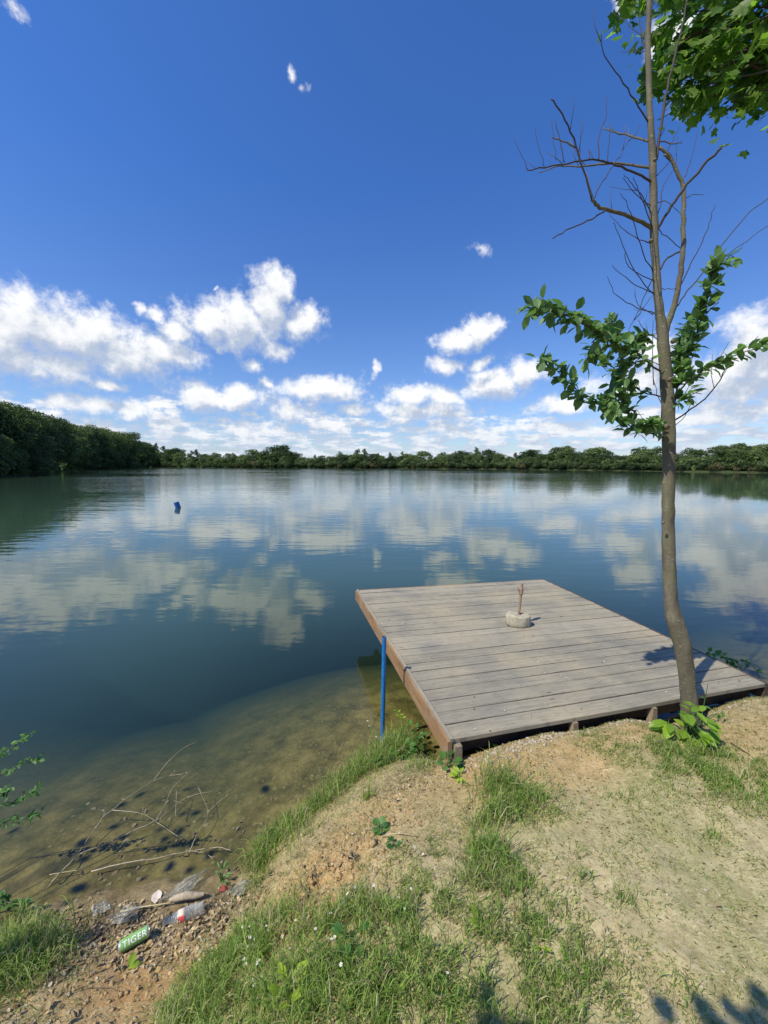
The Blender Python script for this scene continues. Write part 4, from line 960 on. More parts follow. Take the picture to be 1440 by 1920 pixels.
# clipped straw and dead bits on the lawn
def bits(name, x, y, L, W, cols, mat, lift=.004, kind='stuff', tilt=.35):
    n_ = len(x); z = H(x, y) + lift; rg = np.random.default_rng(n_ + 5); a = rg.uniform(0, 6.283, n_); t_ = rg.normal(0, tilt, n_); r_2 = rg.normal(0, tilt, n_)
    d = np.c_[np.cos(a) * np.cos(t_), np.sin(a) * np.cos(t_), np.sin(t_)]; s = np.c_[-np.sin(a), np.cos(a), r_2]; nn_ = np.cross(d, s)
    c = np.c_[x, y, z + np.abs(np.sin(t_)) * L * .5]; L_ = L[:, None]; W_ = W[:, None]; cu = rg.uniform(-.1, .35, n_)[:, None]
    V = np.stack([c - d * L_ * .5, c - d * L_ * .15 + s * W_ * .5 + nn_ * L_ * cu, c + d * L_ * .25 + s * W_ * .42 + nn_ * L_ * cu, c + d * L_ * .5, c + d * L_ * .2 - s * W_ * .45 + nn_ * L_ * cu * .7, c - d * L_ * .2 - s * W_ * .5 + nn_ * L_ * cu, c], 1).reshape(-1, 3)
    b_ = np.arange(n_)[:, None] * 7; Ft = np.concatenate([b_ + [0, 1, 6, 5], b_ + [1, 2, 3, 6], b_ + [6, 3, 4, 5]], 0)
    return tag(np_mesh(name, V, Ft, M[mat], col=np.repeat(cols, 7, 0)), kind=kind)
x, y = scatter(52000, -1.7, 3.4, .6, 2.9); z = H(x, y); m0 = okland(x, y, z, .03); x, y = x[m0], y[m0]; n_ = len(x)
bits('straw_clippings', x, y, rng.uniform(.004, .022, n_), rng.uniform(.0006, .0015, n_), DRY[rng.integers(0, 4, n_)] * rng.uniform(.7, 1.3, (n_, 1)), 'litter', .002, tilt=.12)
LIT = np.array([(.40, .29, .17), (.50, .39, .25), (.31, .21, .12), (.24, .17, .10), (.52, .44, .31), (.42, .32, .18)])
lx = []; 
for (x0, y0, k_, rx, ry) in [(80, 1745, 420, .16, .07), (170, 1745, 480, .15, .06), (120, 1790, 300, .15, .06), (250, 1790, 260, .14, .05), (330, 1745, 420, .12, .05), (400, 1715, 420, .10, .045), (440, 1745, 240, .08, .05), (350, 1800, 160, .12, .05), (450, 1680, 160, .06, .04), (260, 1725, 220, .12, .04), (60, 1890, 120, .1, .05),
                             (330, 1890, 80, .12, .06), (620, 1640, 60, .1, .08), (760, 1480, 130, .08, .06), (560, 1700, 70, .1, .05), (850, 1600, 90, .25, .2), (780, 1640, 120, .2, .12)]:
    k_ = int(k_ * .62); c = G(x0, y0); lx.append(np.c_[rng.normal(c.x, rx, k_), rng.normal(c.y, ry, k_)])
lx = np.concatenate(lx); zz = H(lx[:, 0], lx[:, 1]); lx = lx[(zz > -.012)]; n_ = len(lx)
bits('dead_leaf_litter', lx[:, 0], lx[:, 1], rng.uniform(.008, .026, n_), rng.uniform(.004, .014, n_), LIT[rng.integers(0, 6, n_)] * rng.uniform(.55, 1.25, (n_, 1)), 'litter', .003, tilt=.32)
# leaves sunk on the lake bed near the edge
x = rng.normal(-1.05, .32, 500); y = rng.normal(1.78, .22, 500); x, y = x[:110], y[:110]; zz = H(x, y); m0 = (zz < -.01) & (zz > -.25); x, y = x[m0], y[m0]; n_ = len(x)
bits('sunken_leaves', x, y, rng.uniform(.012, .04, n_), rng.uniform(.008, .025, n_), LIT[rng.integers(0, 6, n_)] * .6, 'litter', .001, tilt=.1)
def stones(name, P, S, mat, seed=1):
    ico = [(0, 0, 1), (.9, 0, .3), (.3, .85, .3), (-.72, .53, .35), (-.72, -.53, .25), (.28, -.85, .3), (.6, .5, -.4), (-.3, .8, -.4), (-.85, 0, -.4), (-.25, -.8, -.4), (.65, -.5, -.4), (0, 0, -.7)]
    fi = [(0, 1, 2), (0, 2, 3), (0, 3, 4), (0, 4, 5), (0, 5, 1), (1, 6, 2), (2, 7, 3), (3, 8, 4), (4, 9, 5), (5, 10, 1), (6, 7, 2), (7, 8, 3), (8, 9, 4), (9, 10, 5), (10, 6, 1), (11, 7, 6), (11, 8, 7), (11, 9, 8), (11, 10, 9), (11, 6, 10)]
    I = np.array(ico); n_ = len(P); rg = np.random.default_rng(seed)
    sc_ = np.stack([rg.uniform(.7, 1.3, n_), rg.uniform(.7, 1.3, n_), rg.uniform(.5, .9, n_)], 1)[:, None, :] * S[:, None, None]
    V = I[None] * sc_ * rg.uniform(.8, 1.2, (n_, 12, 1)); a = rg.uniform(0, 6.28, n_); ca, sa = np.cos(a)[:, None], np.sin(a)[:, None]
    V = np.stack([V[..., 0] * ca - V[..., 1] * sa, V[..., 0] * sa + V[..., 1] * ca, V[..., 2]], -1) + P[:, None, :]
    Fq = (np.array(fi)[None] + np.arange(n_)[:, None, None] * 12).reshape(-1, 3)
    return tag(np_mesh(name, V.reshape(-1, 3), Fq, M[mat]), kind='stuff')
u = np.r_[rng.uniform(.02, .9, 500), rng.normal(.08, .06, 260), rng.normal(.2, .06, 160)]; v = np.r_[rng.normal(-.025, .008, 500), rng.normal(-.035, .02, 260), rng.normal(-.03, .01, 160)]
P2 = np.array([(A.lerp(B, float(a)).lerp(C.lerp(D, float(a)), float(b_)))[:2] for a, b_ in zip(u, v)]); z = H(P2[:, 0], P2[:, 1])
stones('gravel', np.c_[P2, z + .002], rng.uniform(.002, .007, len(u)) * (1 + (rng.random(len(u)) > .94)), 'pebble')
x = rng.normal(.05, .45, 700); y = rng.normal(2.35, .35, 700); z = H(x, y); m0 = (z < -.015) & (z > -.25)
M['bedstone'] = simple('algae_covered_stones', (.20, .165, .07), .9, .45, 30)
stones('bed_pebbles', np.c_[x, y, z][m0], rng.uniform(.003, .010, m0.sum()), 'bedstone', 4)
x, y = scatter(900, -1.2, 2.8, .7, 2.4); z = H(x, y); m0 = okland(x, y, z, .02)
stones('soil_crumbs', np.c_[x, y, z + .001][m0], rng.uniform(.002, .006, m0.sum()), 'pebble', 5)
M['clod'] = simple('orange_soil_clods', (.40, .27, .125), .95, .35, 50, .8, .004)
cc_ = [(G(a, b_), r_, k_) for a, b_, r_, k_ in ((585, 1680, .11, 420), (640, 1620, .12, 260), (690, 1560, .14, 260), (760, 1500, .14, 260), (520, 1700, .07, 160), (420, 1790, .12, 220), (250, 1850, .2, 260), (1000, 1430, .2, 120))]
x = np.concatenate([rng.normal(c.x, r_, k_) for c, r_, k_ in cc_]); y = np.concatenate([rng.normal(c.y, r_ * .8, k_) for c, r_, k_ in cc_]); z = H(x, y); m0 = okland(x, y, z, .02)
stones('soil_clods', np.c_[x, y, z][m0], np.abs(rng.normal(0, .0045, m0.sum())) + .002, 'clod', 6)
# exposed rootlets and matted dead grass on the bank face
rp = []
for (x0, y0, n_, r_) in ((600, 1660, 110, .1), (650, 1580, 130, .1), (720, 1480, 200, .09), (780, 1450, 220, .07), (540, 1690, 90, .06), (560, 1600, 110, .05), (840, 1600, 160, .16), (760, 1660, 160, .16), (480, 1690, 60, .05)):
    c = G(x0, y0); rp.append(np.c_[rng.normal(c.x, r_, n_), rng.normal(c.y, r_ * .8, n_)])
rp = np.concatenate(rp); z = H(rp[:, 0], rp[:, 1]); m0 = okland(rp[:, 0], rp[:, 1], z, .02); rp, z = rp[m0], z[m0]; n_ = len(rp)
blades('matted_dead_grass', np.c_[rp, z], rng.uniform(.02, .075, n_), rng.uniform(.0012, .0024, n_), rng.uniform(.8, 1.25, n_), DRY[rng.integers(0, 4, n_)] * rng.uniform(.6, 1.25, (n_, 1)), 'litter')

# ------------------------------------------------------------------ small plants and flowers
def weed(x0, y0, label, cat='plant', n_=10, hgt=.08, L=(.03, .05), mat='weed', wid=1.3, name='weed', group=None, upright=.2):
    c = G(x0, y0); o = empty(name, c, label, cat, group); it = []; m_ = MB()
    for i in range(n_):
        a = random.uniform(0, 6.28); t_ = Vector((math.cos(a) * hgt * .5, math.sin(a) * hgt * .5, hgt * random.uniform(.3, 1)))
        m_.tube(spline([Vector((0, 0, -.01)), Vector((t_.x * .4, t_.y * .4, t_.z * .6)), t_], 3), lerp_list([.0018, .0014, .0009], 3), 5)
        it.append((t_, Vector((math.cos(a), math.sin(a), random.uniform(-.3, .5) + upright)), Vector((random.gauss(0, .2), -.15, 1)), random.uniform(*L)))
    m_.build('stem', M[mat], o, smooth=True); V_, F_ = leaves(it, wid=wid); np_mesh('leaves', V_, F_, M[mat], o); return o
weed(842, 1440, 'round leaved dark weed at the foot of the dock corner post', n_=14, hgt=.07, L=(.03, .05), wid=2.0)
weed(862, 1462, 'pale green star shaped weed on the sand below the corner post', n_=12, hgt=.03, L=(.03, .05), mat='shoot', wid=.9)
weed(712, 1560, 'flat round leaved weed on bare soil above the water', n_=9, hgt=.025, L=(.022, .034), wid=2.0)
weed(738, 1590, 'small round leaved weed beside a dry stalk on bare soil', n_=7, hgt=.02, L=(.02, .03), wid=2.0)
weed(775, 1400, 'leafy nettle among the tall grass between pole and dock', n_=18, hgt=.12, L=(.035, .06), wid=1.5)
weed(755, 1420, 'second nettle with darker leaves nearest the blue pole', n_=16, hgt=.09, L=(.035, .055), wid=1.5)
weed(720, 1430, 'broad leaved weed at the water edge below the blue pole', n_=14, hgt=.07, L=(.04, .06), wid=1.8)
weed(415, 1655, 'small green weed growing at the waterline above the plastic litter', n_=12, hgt=.05, L=(.02, .035), wid=.8)
weed(905, 1745, 'two leaved bright seedling in the short grass', n_=3, hgt=.03, L=(.035, .045), mat='shoot', upright=1)
weed(1010, 1780, 'single pale leaf sprout on the trodden lawn', n_=2, hgt=.02, L=(.03, .04), mat='shoot', upright=1)
weed(540, 1870, 'oval leaved plantain among the daisies', n_=6, hgt=.04, L=(.045, .06), mat='shoot', upright=.8, wid=1.2)
weed(738, 1860, 'yellow green upright leaf in the bottom grass', n_=2, hgt=.03, L=(.035, .05), mat='shoot', upright=1.2)
weed(840, 1870, 'rosette weed near the bottom edge of the lawn', n_=7, hgt=.02, L=(.03, .04), mat='weed')
weed(660, 1780, 'thin leaved weed in the middle of the flowering grass', n_=8, hgt=.05, L=(.03, .045), mat='weed')
weed(240, 1825, 'single round leaf lying on the orange soil below the green can', n_=2, hgt=.012, L=(.03, .038), mat='shoot', wid=1.8)
# sprig standing out over the water by the dock
c = G(790, 1395); sg = empty('sapling', c, 'thin sapling with yellow green leaves leaning out left of the dock edge', 'plant')
w = spline([Vector((0, 0, -.01)), atY(765, 1360, c.y) - c, atY(743, 1332, c.y + .03) - c], 5); m_ = MB(); m_.tube(w, list(np.linspace(.003, .001, len(w))), 6); m_.build('stem', M['weed'], sg)
it = [(w[-1 - i // 2], Vector((random.choice([-1, 1]), random.gauss(0, .3), .4)) + rvec(.2), Vector((0, -.5, 1)), random.uniform(.025, .036)) for i in range(9)]
V_, F_ = leaves(it, wid=.9); np_mesh('leaves', V_, F_, M['shoot'], sg)
# weeds sticking up behind the right edge of the dock
for i, (x0, y0, yb, lab) in enumerate([(1328, 1222, 1262, 'waterside weed with white flecked leaves behind the right dock edge, nearest the trunk'), (1350, 1225, 1275, 'taller waterside weed in the middle behind the right dock edge'), (1368, 1235, 1285, 'small waterside weed behind the right dock edge'), (1396, 1240, 1310, 'waterside weed standing at the far right dock corner')]):
    b_ = Vector(atY(x0 + 8, yb, 3.15)); b_ = Vector((b_.x + .12, b_.y, h1(b_.x + .12, b_.y))); o = empty('waterside_weed', b_, lab, 'plant')
    tip = atY(x0, y0, 3.1) - b_; w = spline([Vector((0, 0, 0)), tip * .6 + Vector((.04, 0, .05)), tip], 5); m_ = MB(); m_.tube(w, list(np.linspace(.003, .001, len(w))), 5); m_.build('stem', M['weed'], o)
    it = [(w[-1 - (j % 6)] + rvec(.008), rvec(.8), Vector((-.3, -.3, 1)), random.uniform(.03, .05)) for j in range(14)]; V_, F_ = leaves(it, wid=1.4); np_mesh('leaves', V_, F_, M['weed'], o)
# daisies: one mesh per flower, shared
def flower_mesh():
    m_ = MB(); m_.tube([Vector((0, 0, -.05)), Vector((.002, 0, -.02)), Vector((0, 0, 0))], [.0008, .0008, .0008], 5); st = m_.build('stalk', M['weed'])
    m2 = MB()
    for k_ in range(7):
        a = k_ / 7 * 6.283; d = Vector((math.cos(a), math.sin(a), .25)); s_ = Vector((-math.sin(a), math.cos(a), 0))
        m2.add([d * .001, d * .0032 + s_ * .0013, d * .0048, d * .0032 - s_ * .0013], [(0, 1, 2, 3)])
    pt = m2.build('petals', M['white']); m3 = MB(); m3.tube([Vector((0, 0, -.0005)), Vector((0, 0, .0012)), Vector((0, 0, .0018))], [.0012, .0012, .0005], 6); ct = m3.build('flower_centre', M['yellow'])
    r_ = [st.data, pt.data, ct.data]
    for o in (st, pt, ct): bpy.data.objects.remove(o)
    return r_
FM = flower_mesh()
def flower(p, lab, grp, s_=1.0):
    o = empty('daisy', p, lab, 'flower', grp); o.rotation_euler = (random.uniform(-.2, .7), random.uniform(-.4, .4), random.uniform(0, 6)); o.scale = (s_,) * 3
    for nm, me in zip(('stalk', 'petals', 'flower_centre'), FM): c_ = bpy.data.objects.new(nm, me); COL.objects.link(c_); c_.parent = o
spots = [(555, 1758), (592, 1775), (628, 1790), (640, 1762), (470, 1765), (478, 1790), (466, 1802), (487, 1822), (458, 1818), (483, 1838), (476, 1868), (462, 1830), (500, 1755), (520, 1730), (645, 1720), (620, 1738), (652, 1705), (545, 1800), (600, 1815), (622, 1795), (478, 1875), (492, 1865), (510, 1893), (470, 1785), (505, 1770), (448, 1795), (530, 1775), (640, 1845), (700, 1690), (770, 1690), (745, 1705), (838, 1860), (758, 1735), (665, 1690), (486, 1745), (456, 1770)]
for x0, y0 in spots: c = G(x0, y0); flower(c + Vector((0, 0, random.uniform(.035, .065))), 'tiny white daisy among the grass at the bottom of the photo', 'tiny white daisies in the foreground grass', random.uniform(.8, 1.3))
for (x0, y0, lab) in ((689, 1352, 'upper white flower over the water left of the blue pole'), (691.5, 1361, 'lower larger white flower over the water left of the blue pole'), (705, 1382, 'white flower low in the grass beside the blue pole')):
    flower(atY(x0, y0, 2.35), lab, None, 1.7)

# ------------------------------------------------------------------ dead branches lying in the shallows
def water_branch(label, paths, z0=.006, r0=.0031):
    p0 = atZ(*paths[0][0], 0); o = empty('fallen_branch', p0, label, 'branch'); pm = None
    for i, pts in enumerate(paths):
        m = len(pts); r1 = r0 * (1 if i == 0 else .7)
        P = [atZ(a, b_, z0 + .012 * math.sin(k_ * 1.7 + i)) - p0 for k_, (a, b_) in enumerate(pts)]
        P = spline(P, 4); P = [p + rvec(.0014) for p in P]; m_ = MB(); m_.tube(P, list(np.linspace(r1, r1 * .4, len(P))), 7)
        for _ in range(2 if i else 5):
            k_ = random.randrange(2, len(P) - 1); m_.tube([P[k_], P[k_] + rvec(.018)], [.0014, .0008], 5)
        m_.build('main_stem' if i == 0 else 'side_twig', M['deadbranch'], o, smooth=True)
water_branch('long bleached fallen branch lying slantwise in the shallow water', [[(98, 1652), (103, 1647), (139, 1610), (172, 1562), (194, 1532), (211, 1519), (244, 1492), (286, 1464), (319, 1424), (344, 1403), (371, 1390)], [(211, 1519), (244, 1522), (272, 1528), (306, 1550), (344, 1574)],
    [(150, 1601), (181, 1589), (222, 1572), (250, 1557), (286, 1542), (319, 1519), (347, 1497), (370, 1489), (400, 1483)], [(294, 1536), (311, 1506), (325, 1475), (361, 1443)], [(286, 1464), (319, 1454), (344, 1450)], [(194, 1532), (195, 1520), (192, 1517)]])
water_branch('shorter forked dead branch in the water nearer the bank', [[(171, 1633), (250, 1615), (300, 1608), (354, 1596), (408, 1590), (433, 1594)], [(356, 1594), (372, 1560), (390, 1523), (371, 1475)], [(390, 1523), (415, 1500), (448, 1479)], [(354, 1596), (380, 1598), (400, 1610)], [(330, 1530), (331, 1478)]], r0=.003)
def stalk(pts, label, r=.0022, name='dry_stalk', mat='straw', lift=.012):
    P = [G(a, b_) + Vector((0, 0, lift)) for a, b_ in pts]; 
    for p in P: p.z = max(p.z, lift)
    o = P[0].copy(); m_ = MB(); Q = spline([p - o for p in P], 4); m_.tube(Q, list(np.linspace(r, r * .6, len(Q))), 6)
    tag(m_.build(name, M[mat], None, True, None), label, 'stalk').location = o
stalk([(227, 1716), (270, 1708), (317, 1702), (362, 1687)], 'long straw coloured stalk lying on the litter beside the plastic bottle', .0035)
stalk([(95, 1655), (120, 1650), (150, 1645)], 'short pale stalk at the water edge below the long branch', .002)
stalk([(915, 1662), (940, 1664), (962, 1663)], 'grey dry stick lying in the grass in the middle of the lawn', .0022, 'stick', 'deadbranch', .01)
stalk([(1370, 1395), (1390, 1408), (1405, 1418)], 'dark stick lying right of the basal shoots', .003, 'stick', 'twig', .006)
stalk([(715, 1575), (745, 1570), (780, 1572)], 'pale dry stalk on the bare soil beside a round leaved weed', .0018)
# driftwood lump
c = G(352, 1696); m_ = MB(); ax_ = (G(405, 1690) - G(345, 1700)); P = [-.55 * ax_, -.3 * ax_ + Vector((0, 0, .004)), Vector((0, 0, .008)), .3 * ax_, .55 * ax_]
m_.tube(spline(P, 4), lerp_list([.006, .014, .016, .013, .006], 4), 10); o = m_.build('driftwood', M['deadbranch'], None, True); o.location = c + Vector((0, 0, .018)); tag(o, 'stubby piece of pale driftwood behind the plastic bottle', 'driftwood')
V_, F_ = leaves([(Vector((0, 0, 0)), G(298, 1676) - G(292, 1700), Vector((.2, -.5, 1)), .062)], wid=1.7); o = np_mesh('pale_leaf', V_, F_, M['paperlabel']); o.location = G(291, 1702) + Vector((0, 0, .012)); tag(o, 'large pale dry leaf standing at the water edge above the straw stalk', 'leaf')
items = []
for x0, y0, lab in ((961, 1727, 'curled tan dead leaf in the middle of the grass'), (375, 1895, 'crumpled tan dead leaf at the bottom left of the grass'), (968, 1424, 'small dead leaf on the orange sand below the dock')):
    V_, F_ = leaves([(Vector((0, 0, .006)), rvec(.4) + Vector((1, 0, .1)), Vector((0, -.2, 1)), .045), (Vector((.005, .01, .004)), rvec(.4) + Vector((.4, 1, .2)), Vector((.3, 0, 1)), .03)], wid=1.7)
    o = np_mesh('dead_leaf', V_, F_, M['litter'], col=np.tile([(.38, .27, .16)], (len(V_), 1))); o.location = G(x0, y0); tag(o, lab, 'leaf')

# ------------------------------------------------------------------ can and bottle
def frame(px0, px1, r):
    a = G(*px0) + Vector((0, 0, r)); b_ = G(*px1) + Vector((0, 0, r)); a.z = b_.z = max(a.z, b_.z, r + .02); return a, b_
a, b_ = frame((226, 1786), (279, 1758), .024)
L = .168; mid = (a + b_) / 2; d = (b_ - a).normalized()
can = empty('drink_can', mid, 'green tall drink can lying on the leaf litter at the water edge', 'can')
view = (camo.location - mid); nrm = (view - d * view.dot(d)).normalized()          # side of the can facing up towards the path
s_ = nrm.cross(d).normalized(); can.rotation_mode = 'QUATERNION'; can.rotation_quaternion = Matrix((d, s_, nrm)).transposed().to_quaternion()
can.location = mid; can.scale = (.63,) * 3
def xl(prof, n_=32):                                       # lathe about x
    m_ = lathe([(r, z) for r, z in prof], n_); m_.v = [(z, y, -x) for x, y, z in m_.v]; return m_
hr = .0325
xl([(hr, -.072), (hr, .070)]).build('body', M['cangreen'], can, smooth=False)
xl([(.024, -.084), (.026, -.083), (.029, -.078), (hr, -.0721)]).build('bottom_rim', M['canmetal'], can)
xl([(hr, .0701), (.029, .078), (.0265, .081), (.0275, .083), (.0262, .0835), (.0255, .0815)]).build('lid', M['canmetal'], can)
def text_on_can(txt, size, xo, lift, mat, name, bold=0.0):
    cu = bpy.data.curves.new('t', 'FONT'); cu.body = txt; cu.size = size; cu.align_x = 'CENTER'; cu.align_y = 'CENTER'; cu.offset = bold; cu.space_character = 1.08
    to = bpy.data.objects.new('t', cu); COL.objects.link(to); bpy.context.view_layer.update()
    me = bpy.data.meshes.new_from_object(to.evaluated_get(bpy.context.evaluated_depsgraph_get())); bpy.data.objects.remove(to)
    import bmesh; bm = bmesh.new(); bm.from_mesh(me)
    for _ in range(2): bmesh.ops.subdivide_edges(bm, edges=[e for e in bm.edges if e.calc_length() > .003], cuts=1)
    bmesh.ops.triangulate(bm, faces=bm.faces[:])
    for v in bm.verts:
        t_ = v.co.y / hr; v.co = Vector((v.co.x + xo, math.sin(t_) * (hr + lift), math.cos(t_) * (hr + lift)))
    bm.to_mesh(me); bm.free(); me.materials.clear(); me.materials.append(M[mat]); o = bpy.data.objects.new(name, me); link(o, can); return o
text_on_can('TIGER', .046, .003, .0006, 'print_dark', 'lettering_outline', .0016)
text_on_can('TIGER', .046, .003, .0011, 'print_white', 'lettering', .0005)
a, b_ = frame((310, 1740), (381, 1713), .018)
mid = (a + b_) / 2; d = (b_ - a).normalized(); bot = empty('plastic_bottle', mid, 'crushed clear plastic bottle with a faded red and white label', 'bottle')
view = camo.location - mid; nrm = (view - d * view.dot(d)).normalized(); s_ = nrm.cross(d).normalized(); bot.scale = (.8,) * 3; bot.rotation_mode = 'QUATERNION'; bot.rotation_quaternion = Matrix((d, s_, nrm)).transposed().to_quaternion()
def crush(m_, k_=.006):
    m_.v = [(x, y * (1 + .1 * math.sin(x * 60)), z * (.82 + .12 * math.sin(x * 45 + 1)) + (float(vnoise(x * 60, y * 60 + z * 40, 8)) - .5) * k_) for x, y, z in m_.v]; return m_
pr = [(.010, -.10), (.0125, -.099), (.0125, -.088), (.0105, -.086), (.0115, -.076), (.020, -.055), (.029, -.030), (.030, -.010), (.0285, .0), (.030, .010), (.0285, .020), (.030, .032), (.0285, .042), (.030, .052), (.0295, .075), (.030, .088), (.026, .099), (.010, .093)]
crush(xl(pr, 28)).build('bottle_body', M['plastic'], bot, smooth=True)
crush(xl([(.0313, -.030), (.0316, -.012), (.0313, .006)], 28)).build('label_band', M['paperlabel'], bot, smooth=True)
# red field of the label: the lower part facing the path
m_ = MB(); vs = []; nA = 10
for i in range(5):
    x_ = -.027 + .030 * i / 4
    for j in range(nA + 1):
        t_ = -1.25 + 1.25 * j / nA; vs.append((x_, math.sin(t_) * .0326, math.cos(t_) * .0326))
m_.add(vs, [(i * (nA + 1) + j, (i + 1) * (nA + 1) + j, (i + 1) * (nA + 1) + j + 1, i * (nA + 1) + j + 1) for i in range(4) for j in range(nA)]); crush(m_).build('red_print', M['red'], bot, smooth=True)
# crumpled films
def film(x0, y0, w, hgt, label, rot=0.0, name='plastic_film', lift=.012):
    c = G(x0, y0); n_ = 26; vs = []; m_ = MB()
    for i in range(n_):
        for j in range(n_):
            u_, v_ = i / (n_ - 1) - .5, j / (n_ - 1) - .5; x_ = u_ * w * (1 + .35 * math.sin(v_ * 7)); y_ = v_ * hgt * (1 + .4 * math.cos(u_ * 6))
            X_, Y_ = x_ * math.cos(rot) - y_ * math.sin(rot), x_ * math.sin(rot) + y_ * math.cos(rot)
            vs.append((X_, Y_, lift + .028 * float(fbm(np.array(u_ * 7 + x0), np.array(v_ * 9), 4, 4)) - .008 + .5 * 0))
    m_.add(vs, [(i * n_ + j, (i + 1) * n_ + j, (i + 1) * n_ + j + 1, i * n_ + j + 1) for i in range(n_ - 1) for j in range(n_ - 1)])
    o = m_.build(name, M['film'], None, False); o.location = (c.x, c.y, max(c.z, 0)); tag(o, label, 'plastic litter')
film(345, 1670, .16, .05, 'wet clear plastic film lying in the water above the bottle', .75)
film(452, 1675, .09, .045, 'crumpled clear plastic wrapper at the foot of the grassy bank', .5, lift=.02)
film(235, 1722, .10, .05, 'torn clear plastic scrap just above the green can', .4)
film(190, 1712, .05, .06, 'small shiny plastic scrap among the wet leaves left of the can', 1.5)
# red scrap
c = G(418, 1672); m_ = MB(); m_.add([(-.02, -.008, .01), (.015, -.012, .016), (.022, .006, .012), (.002, .014, .02), (-.018, .01, .012)], [(0, 1, 3), (1, 2, 3), (0, 3, 4)]); M['darkred'] = simple('dark_red_scrap', (.22, .03, .02), .6, .2)
o = m_.build('red_scrap', M['darkred']); o.location = c; tag(o, 'small dark red scrap beside the crumpled wrapper', 'litter')

# ------------------------------------------------------------------ sky
SUN_EL, SUN_DIR = R(53), Vector((-.84, -.545, 0)).normalized()
sv = Vector((SUN_DIR.x * math.cos(SUN_EL), SUN_DIR.y * math.cos(SUN_EL), math.sin(SUN_EL)))
w = bpy.data.worlds.new('World'); sc.world = w; w.use_nodes = True
def azel(px, py):
    d = Vector(ray(px, py)).normalized(); return math.atan2(d.x, d.y), math.asin(d.z)
BL = [(40, 610, 105, 58, 1), (150, 630, 100, 55, 1), (-40, 640, 120, 85, 1), (230, 660, 90, 40, 1), (300, 655, 70, 38, 1), (345, 668, 38, 24, .9), (70, 690, 150, 34, .8), (200, 716, 60, 13, .7), (290, 585, 26, 18, .8), (268, 576, 16, 13, .8), (330, 625, 45, 28, .9),
      (390, 605, 50, 36, 1), (450, 605, 62, 42, 1), (505, 570, 42, 50, 1), (515, 522, 24, 26, 1), (560, 600, 45, 34, 1), (530, 545, 26, 30, .9), (515, 655, 28, 20, .8), (478, 682, 20, 17, .8), (405, 650, 14, 14, .6),
      (610, 732, 68, 26, 1), (575, 738, 32, 15, .9), (372, 742, 48, 26, 1), (440, 745, 66, 22, 1), (505, 722, 18, 14, .8), (704, 694, 9, 15, .8), (865, 636, 44, 20, 1), (903, 620, 34, 22, 1), (835, 682, 30, 18, .9), (902, 680, 24, 13, .8),
      (925, 722, 52, 30, 1), (980, 706, 42, 22, 1), (770, 742, 46, 22, .9), (830, 748, 46, 22, .9), (790, 770, 110, 22, .9), (660, 772, 40, 14, .8), (898, 462, 58, 20, .2), (553, 138, 14, 30, .22), (570, 163, 20, 20, .2), (1165, 25, 30, 26, .8), (1262, 70, 60, 60, .62), (1300, 170, 50, 40, .5),
      (1415, 635, 66, 50, 1), (1395, 690, 100, 48, 1), (1370, 720, 90, 34, 1), (1470, 660, 90, 80, 1), (1230, 655, 55, 42, .9), (1200, 720, 120, 40, .8), (1330, 760, 120, 34, .6), (1060, 765, 60, 20, .8), (540, 775, 44, 24, .9), (185, 755, 55, 18, .9), (250, 765, 55, 20, .8), (130, 760, 50, 18, .8), (1080, 800, 90, 16, .6), (20, 18, 50, 22, .16), (405, 544, 9, 6, .4)]
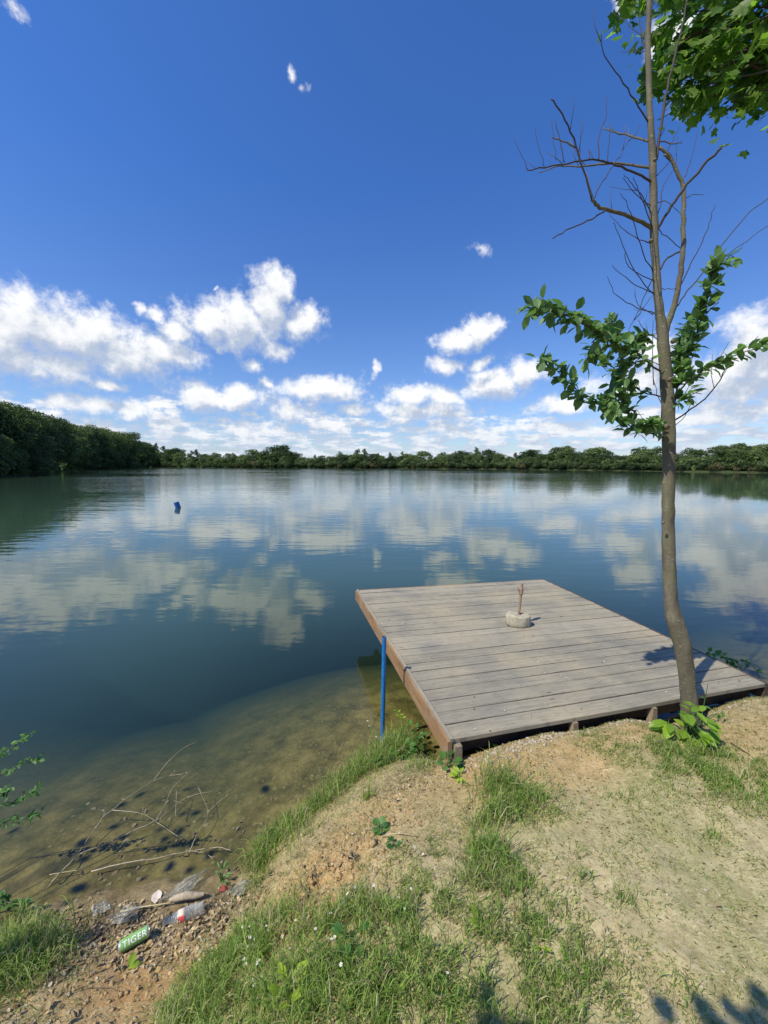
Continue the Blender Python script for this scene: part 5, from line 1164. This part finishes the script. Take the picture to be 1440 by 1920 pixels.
def cloud_group():
    g = bpy.data.node_groups.new('cloud_density', 'ShaderNodeTree')
    g.interface.new_socket('Vector', in_out='INPUT', socket_type='NodeSocketVector'); g.interface.new_socket('Density', in_out='OUTPUT', socket_type='NodeSocketFloat')
    class G2(NT):
        def __init__(s): s.t = g
    t = G2(); gi = t.n('NodeGroupInput').outputs[0]; sep = t.n('ShaderNodeSeparateXYZ', i0=gi)
    az = t.math('ARCTAN2', sep.outputs[0], sep.outputs[1]); el = t.math('ARCSINE', t.math('MAXIMUM', t.math('MINIMUM', sep.outputs[2], .999), -.999))
    c = t.n('ShaderNodeCombineXYZ', i0=az, i1=el).outputs[0]
    wn = t.n('ShaderNodeTexNoise', Vector=c, Scale=9.0, Detail=5.0, Roughness=.6).outputs['Color']
    wv = t.n('ShaderNodeVectorMath', {'operation': 'SUBTRACT'}, i0=wn, i1=(.5, .5, .5)).outputs[0]
    wsc = t.n('ShaderNodeVectorMath', {'operation': 'MULTIPLY'}, i0=wv, i1=(.085, .07, 0)).outputs[0]
    cw = t.n('ShaderNodeVectorMath', {'operation': 'ADD'}, i0=c, i1=wsc).outputs[0]
    F_ = None
    for (px, py, rx, ry, s_) in BL:
        a0, e0 = azel(px, py); a1, _ = azel(px + rx, py); _, e2_ = azel(px, py - ry); rx_, ry_ = abs(a1 - a0) * 1.1, abs(e2_ - e0) * 1.14
        sb = t.n('ShaderNodeVectorMath', {'operation': 'MULTIPLY_ADD'}, i0=cw, i1=(1 / rx_, 1 / ry_, 0), i2=(-a0 / rx_, -e0 / ry_, 0)).outputs[0]
        ln = t.n('ShaderNodeVectorMath', {'operation': 'LENGTH'}, i0=sb).outputs['Value']
        v = t.math('MULTIPLY_ADD', ln, -.62 , .62 * s_ if s_ >= .8 else .62 * s_)
        F_ = v if F_ is None else t.math('MAXIMUM', F_, v)
    F_ = t.math('ADD', F_, .10); F_ = t.math('MAXIMUM', F_, -.8)
    # the low bands of small clouds near the horizon, flattened by distance
    mp = t.n('ShaderNodeVectorMath', {'operation': 'MULTIPLY'}, i0=c, i1=(8.5, 24, 1)).outputs[0]
    bn = t.noise(mp, 1.0, 6, .58)
    mp3 = t.n('ShaderNodeVectorMath', {'operation': 'MULTIPLY'}, i0=c, i1=(13, 60, 1)).outputs[0]; bn2 = t.noise(mp3, 1.0, 5, .6)
    bsel = t.mapr(el, .05, .11, 1, 0, True)
    bn = t.math('ADD', t.math('MULTIPLY', bn, t.math('SUBTRACT', 1, bsel)), t.math('MULTIPLY', bn2, bsel))
    top = t.mapr(el, .09, .23, 0, -1.6, True); low = t.mapr(el, -.02, .06, -.05, 0, True)
    band = t.math('ADD', t.math('MULTIPLY_ADD', bn, 3.4, -1.40), t.math('ADD', top, low))
    F_ = t.math('MAXIMUM', F_, band)
    n1 = t.noise(c, 24, 8, .64)
    nd = t.math('MULTIPLY_ADD', n1, 1.35, -.675)
    d = t.math('ADD', F_, nd)
    t.n('NodeGroupOutput', i0=d); return g
CG = cloud_group()
t = NT('sky', world=w)
vec = t.n('ShaderNodeTexCoord').outputs['Generated']
sky = t.n('ShaderNodeTexSky', {'sky_type': 'NISHITA', 'sun_disc': False, 'sun_elevation': SUN_EL, 'sun_rotation': math.atan2(SUN_DIR.x, SUN_DIR.y), 'altitude': 200.0, 'air_density': 1.0, 'dust_density': .6, 'ozone_density': 2.5})
g1 = t.n('ShaderNodeGroup'); g1.node_tree = CG; t.set(g1.inputs[0], vec)
v2 = t.n('ShaderNodeVectorMath', {'operation': 'ADD'}, i0=vec, i1=(-.014, 0, .038)).outputs[0]
g2 = t.n('ShaderNodeGroup'); g2.node_tree = CG; t.set(g2.inputs[0], v2)
dn = g1.outputs[0]; el = t.n('ShaderNodeSeparateXYZ', i0=vec).outputs[2]
alpha = t.mapr(dn, -.12, .46, 0, 1, True); alpha = t.math('MULTIPLY', alpha, t.mapr(el, -.02, .02, 0, 1))
dif = t.math('SUBTRACT', dn, g2.outputs[0])
lit = t.mapr(dif, -.30, .55, 0, 1, True)
thick = t.mapr(dn, .2, 1.0, 0, .30)
lit = t.math('SUBTRACT', lit, thick, clamp=True)
CLS = 1.0
ccol = t.mix(lit, (5.0, 5.8, 7.3), (10.8, 10.8, 10.7))
haze = t.mapr(el, .0, .16, .55, 0, True)
skyt = t.mix(1.0, sky.outputs[0], t.mix(t.mapr(el, .0, .55, 0, 1), (1.08, 1.17, 1.42), (.58, 1.08, 1.84)), 'MULTIPLY')
ccol = t.mix(haze, ccol, (6.3, 7.3, 8.8))
col = t.mix(alpha, skyt, ccol)
bg = t.n('ShaderNodeBackground', Color=col, Strength=.10)
t.n('ShaderNodeOutputWorld', Surface=bg)
w.cycles.sampling_method = 'MANUAL'; w.cycles.sample_map_resolution = 512

sl = bpy.data.lights.new('sun', 'SUN'); sl.energy = 5.0; sl.angle = R(.55); sl.color = (1, .94, .77)
so = bpy.data.objects.new('sun', sl); COL.objects.link(so); so.rotation_euler = (-sv).to_track_quat('-Z', 'Y').to_euler(); so.location = (0, 0, 10)

sc.view_settings.view_transform = 'Standard'; sc.view_settings.look = 'None'; sc.view_settings.exposure = 0; sc.view_settings.gamma = 1
sc.render.engine = 'CYCLES'; sc.cycles.use_denoising = True; sc.cycles.max_bounces = 8; sc.cycles.transparent_max_bounces = 12
sc.cycles.caustics_reflective = False; sc.cycles.caustics_refractive = False; sc.cycles.sample_clamp_indirect = 4
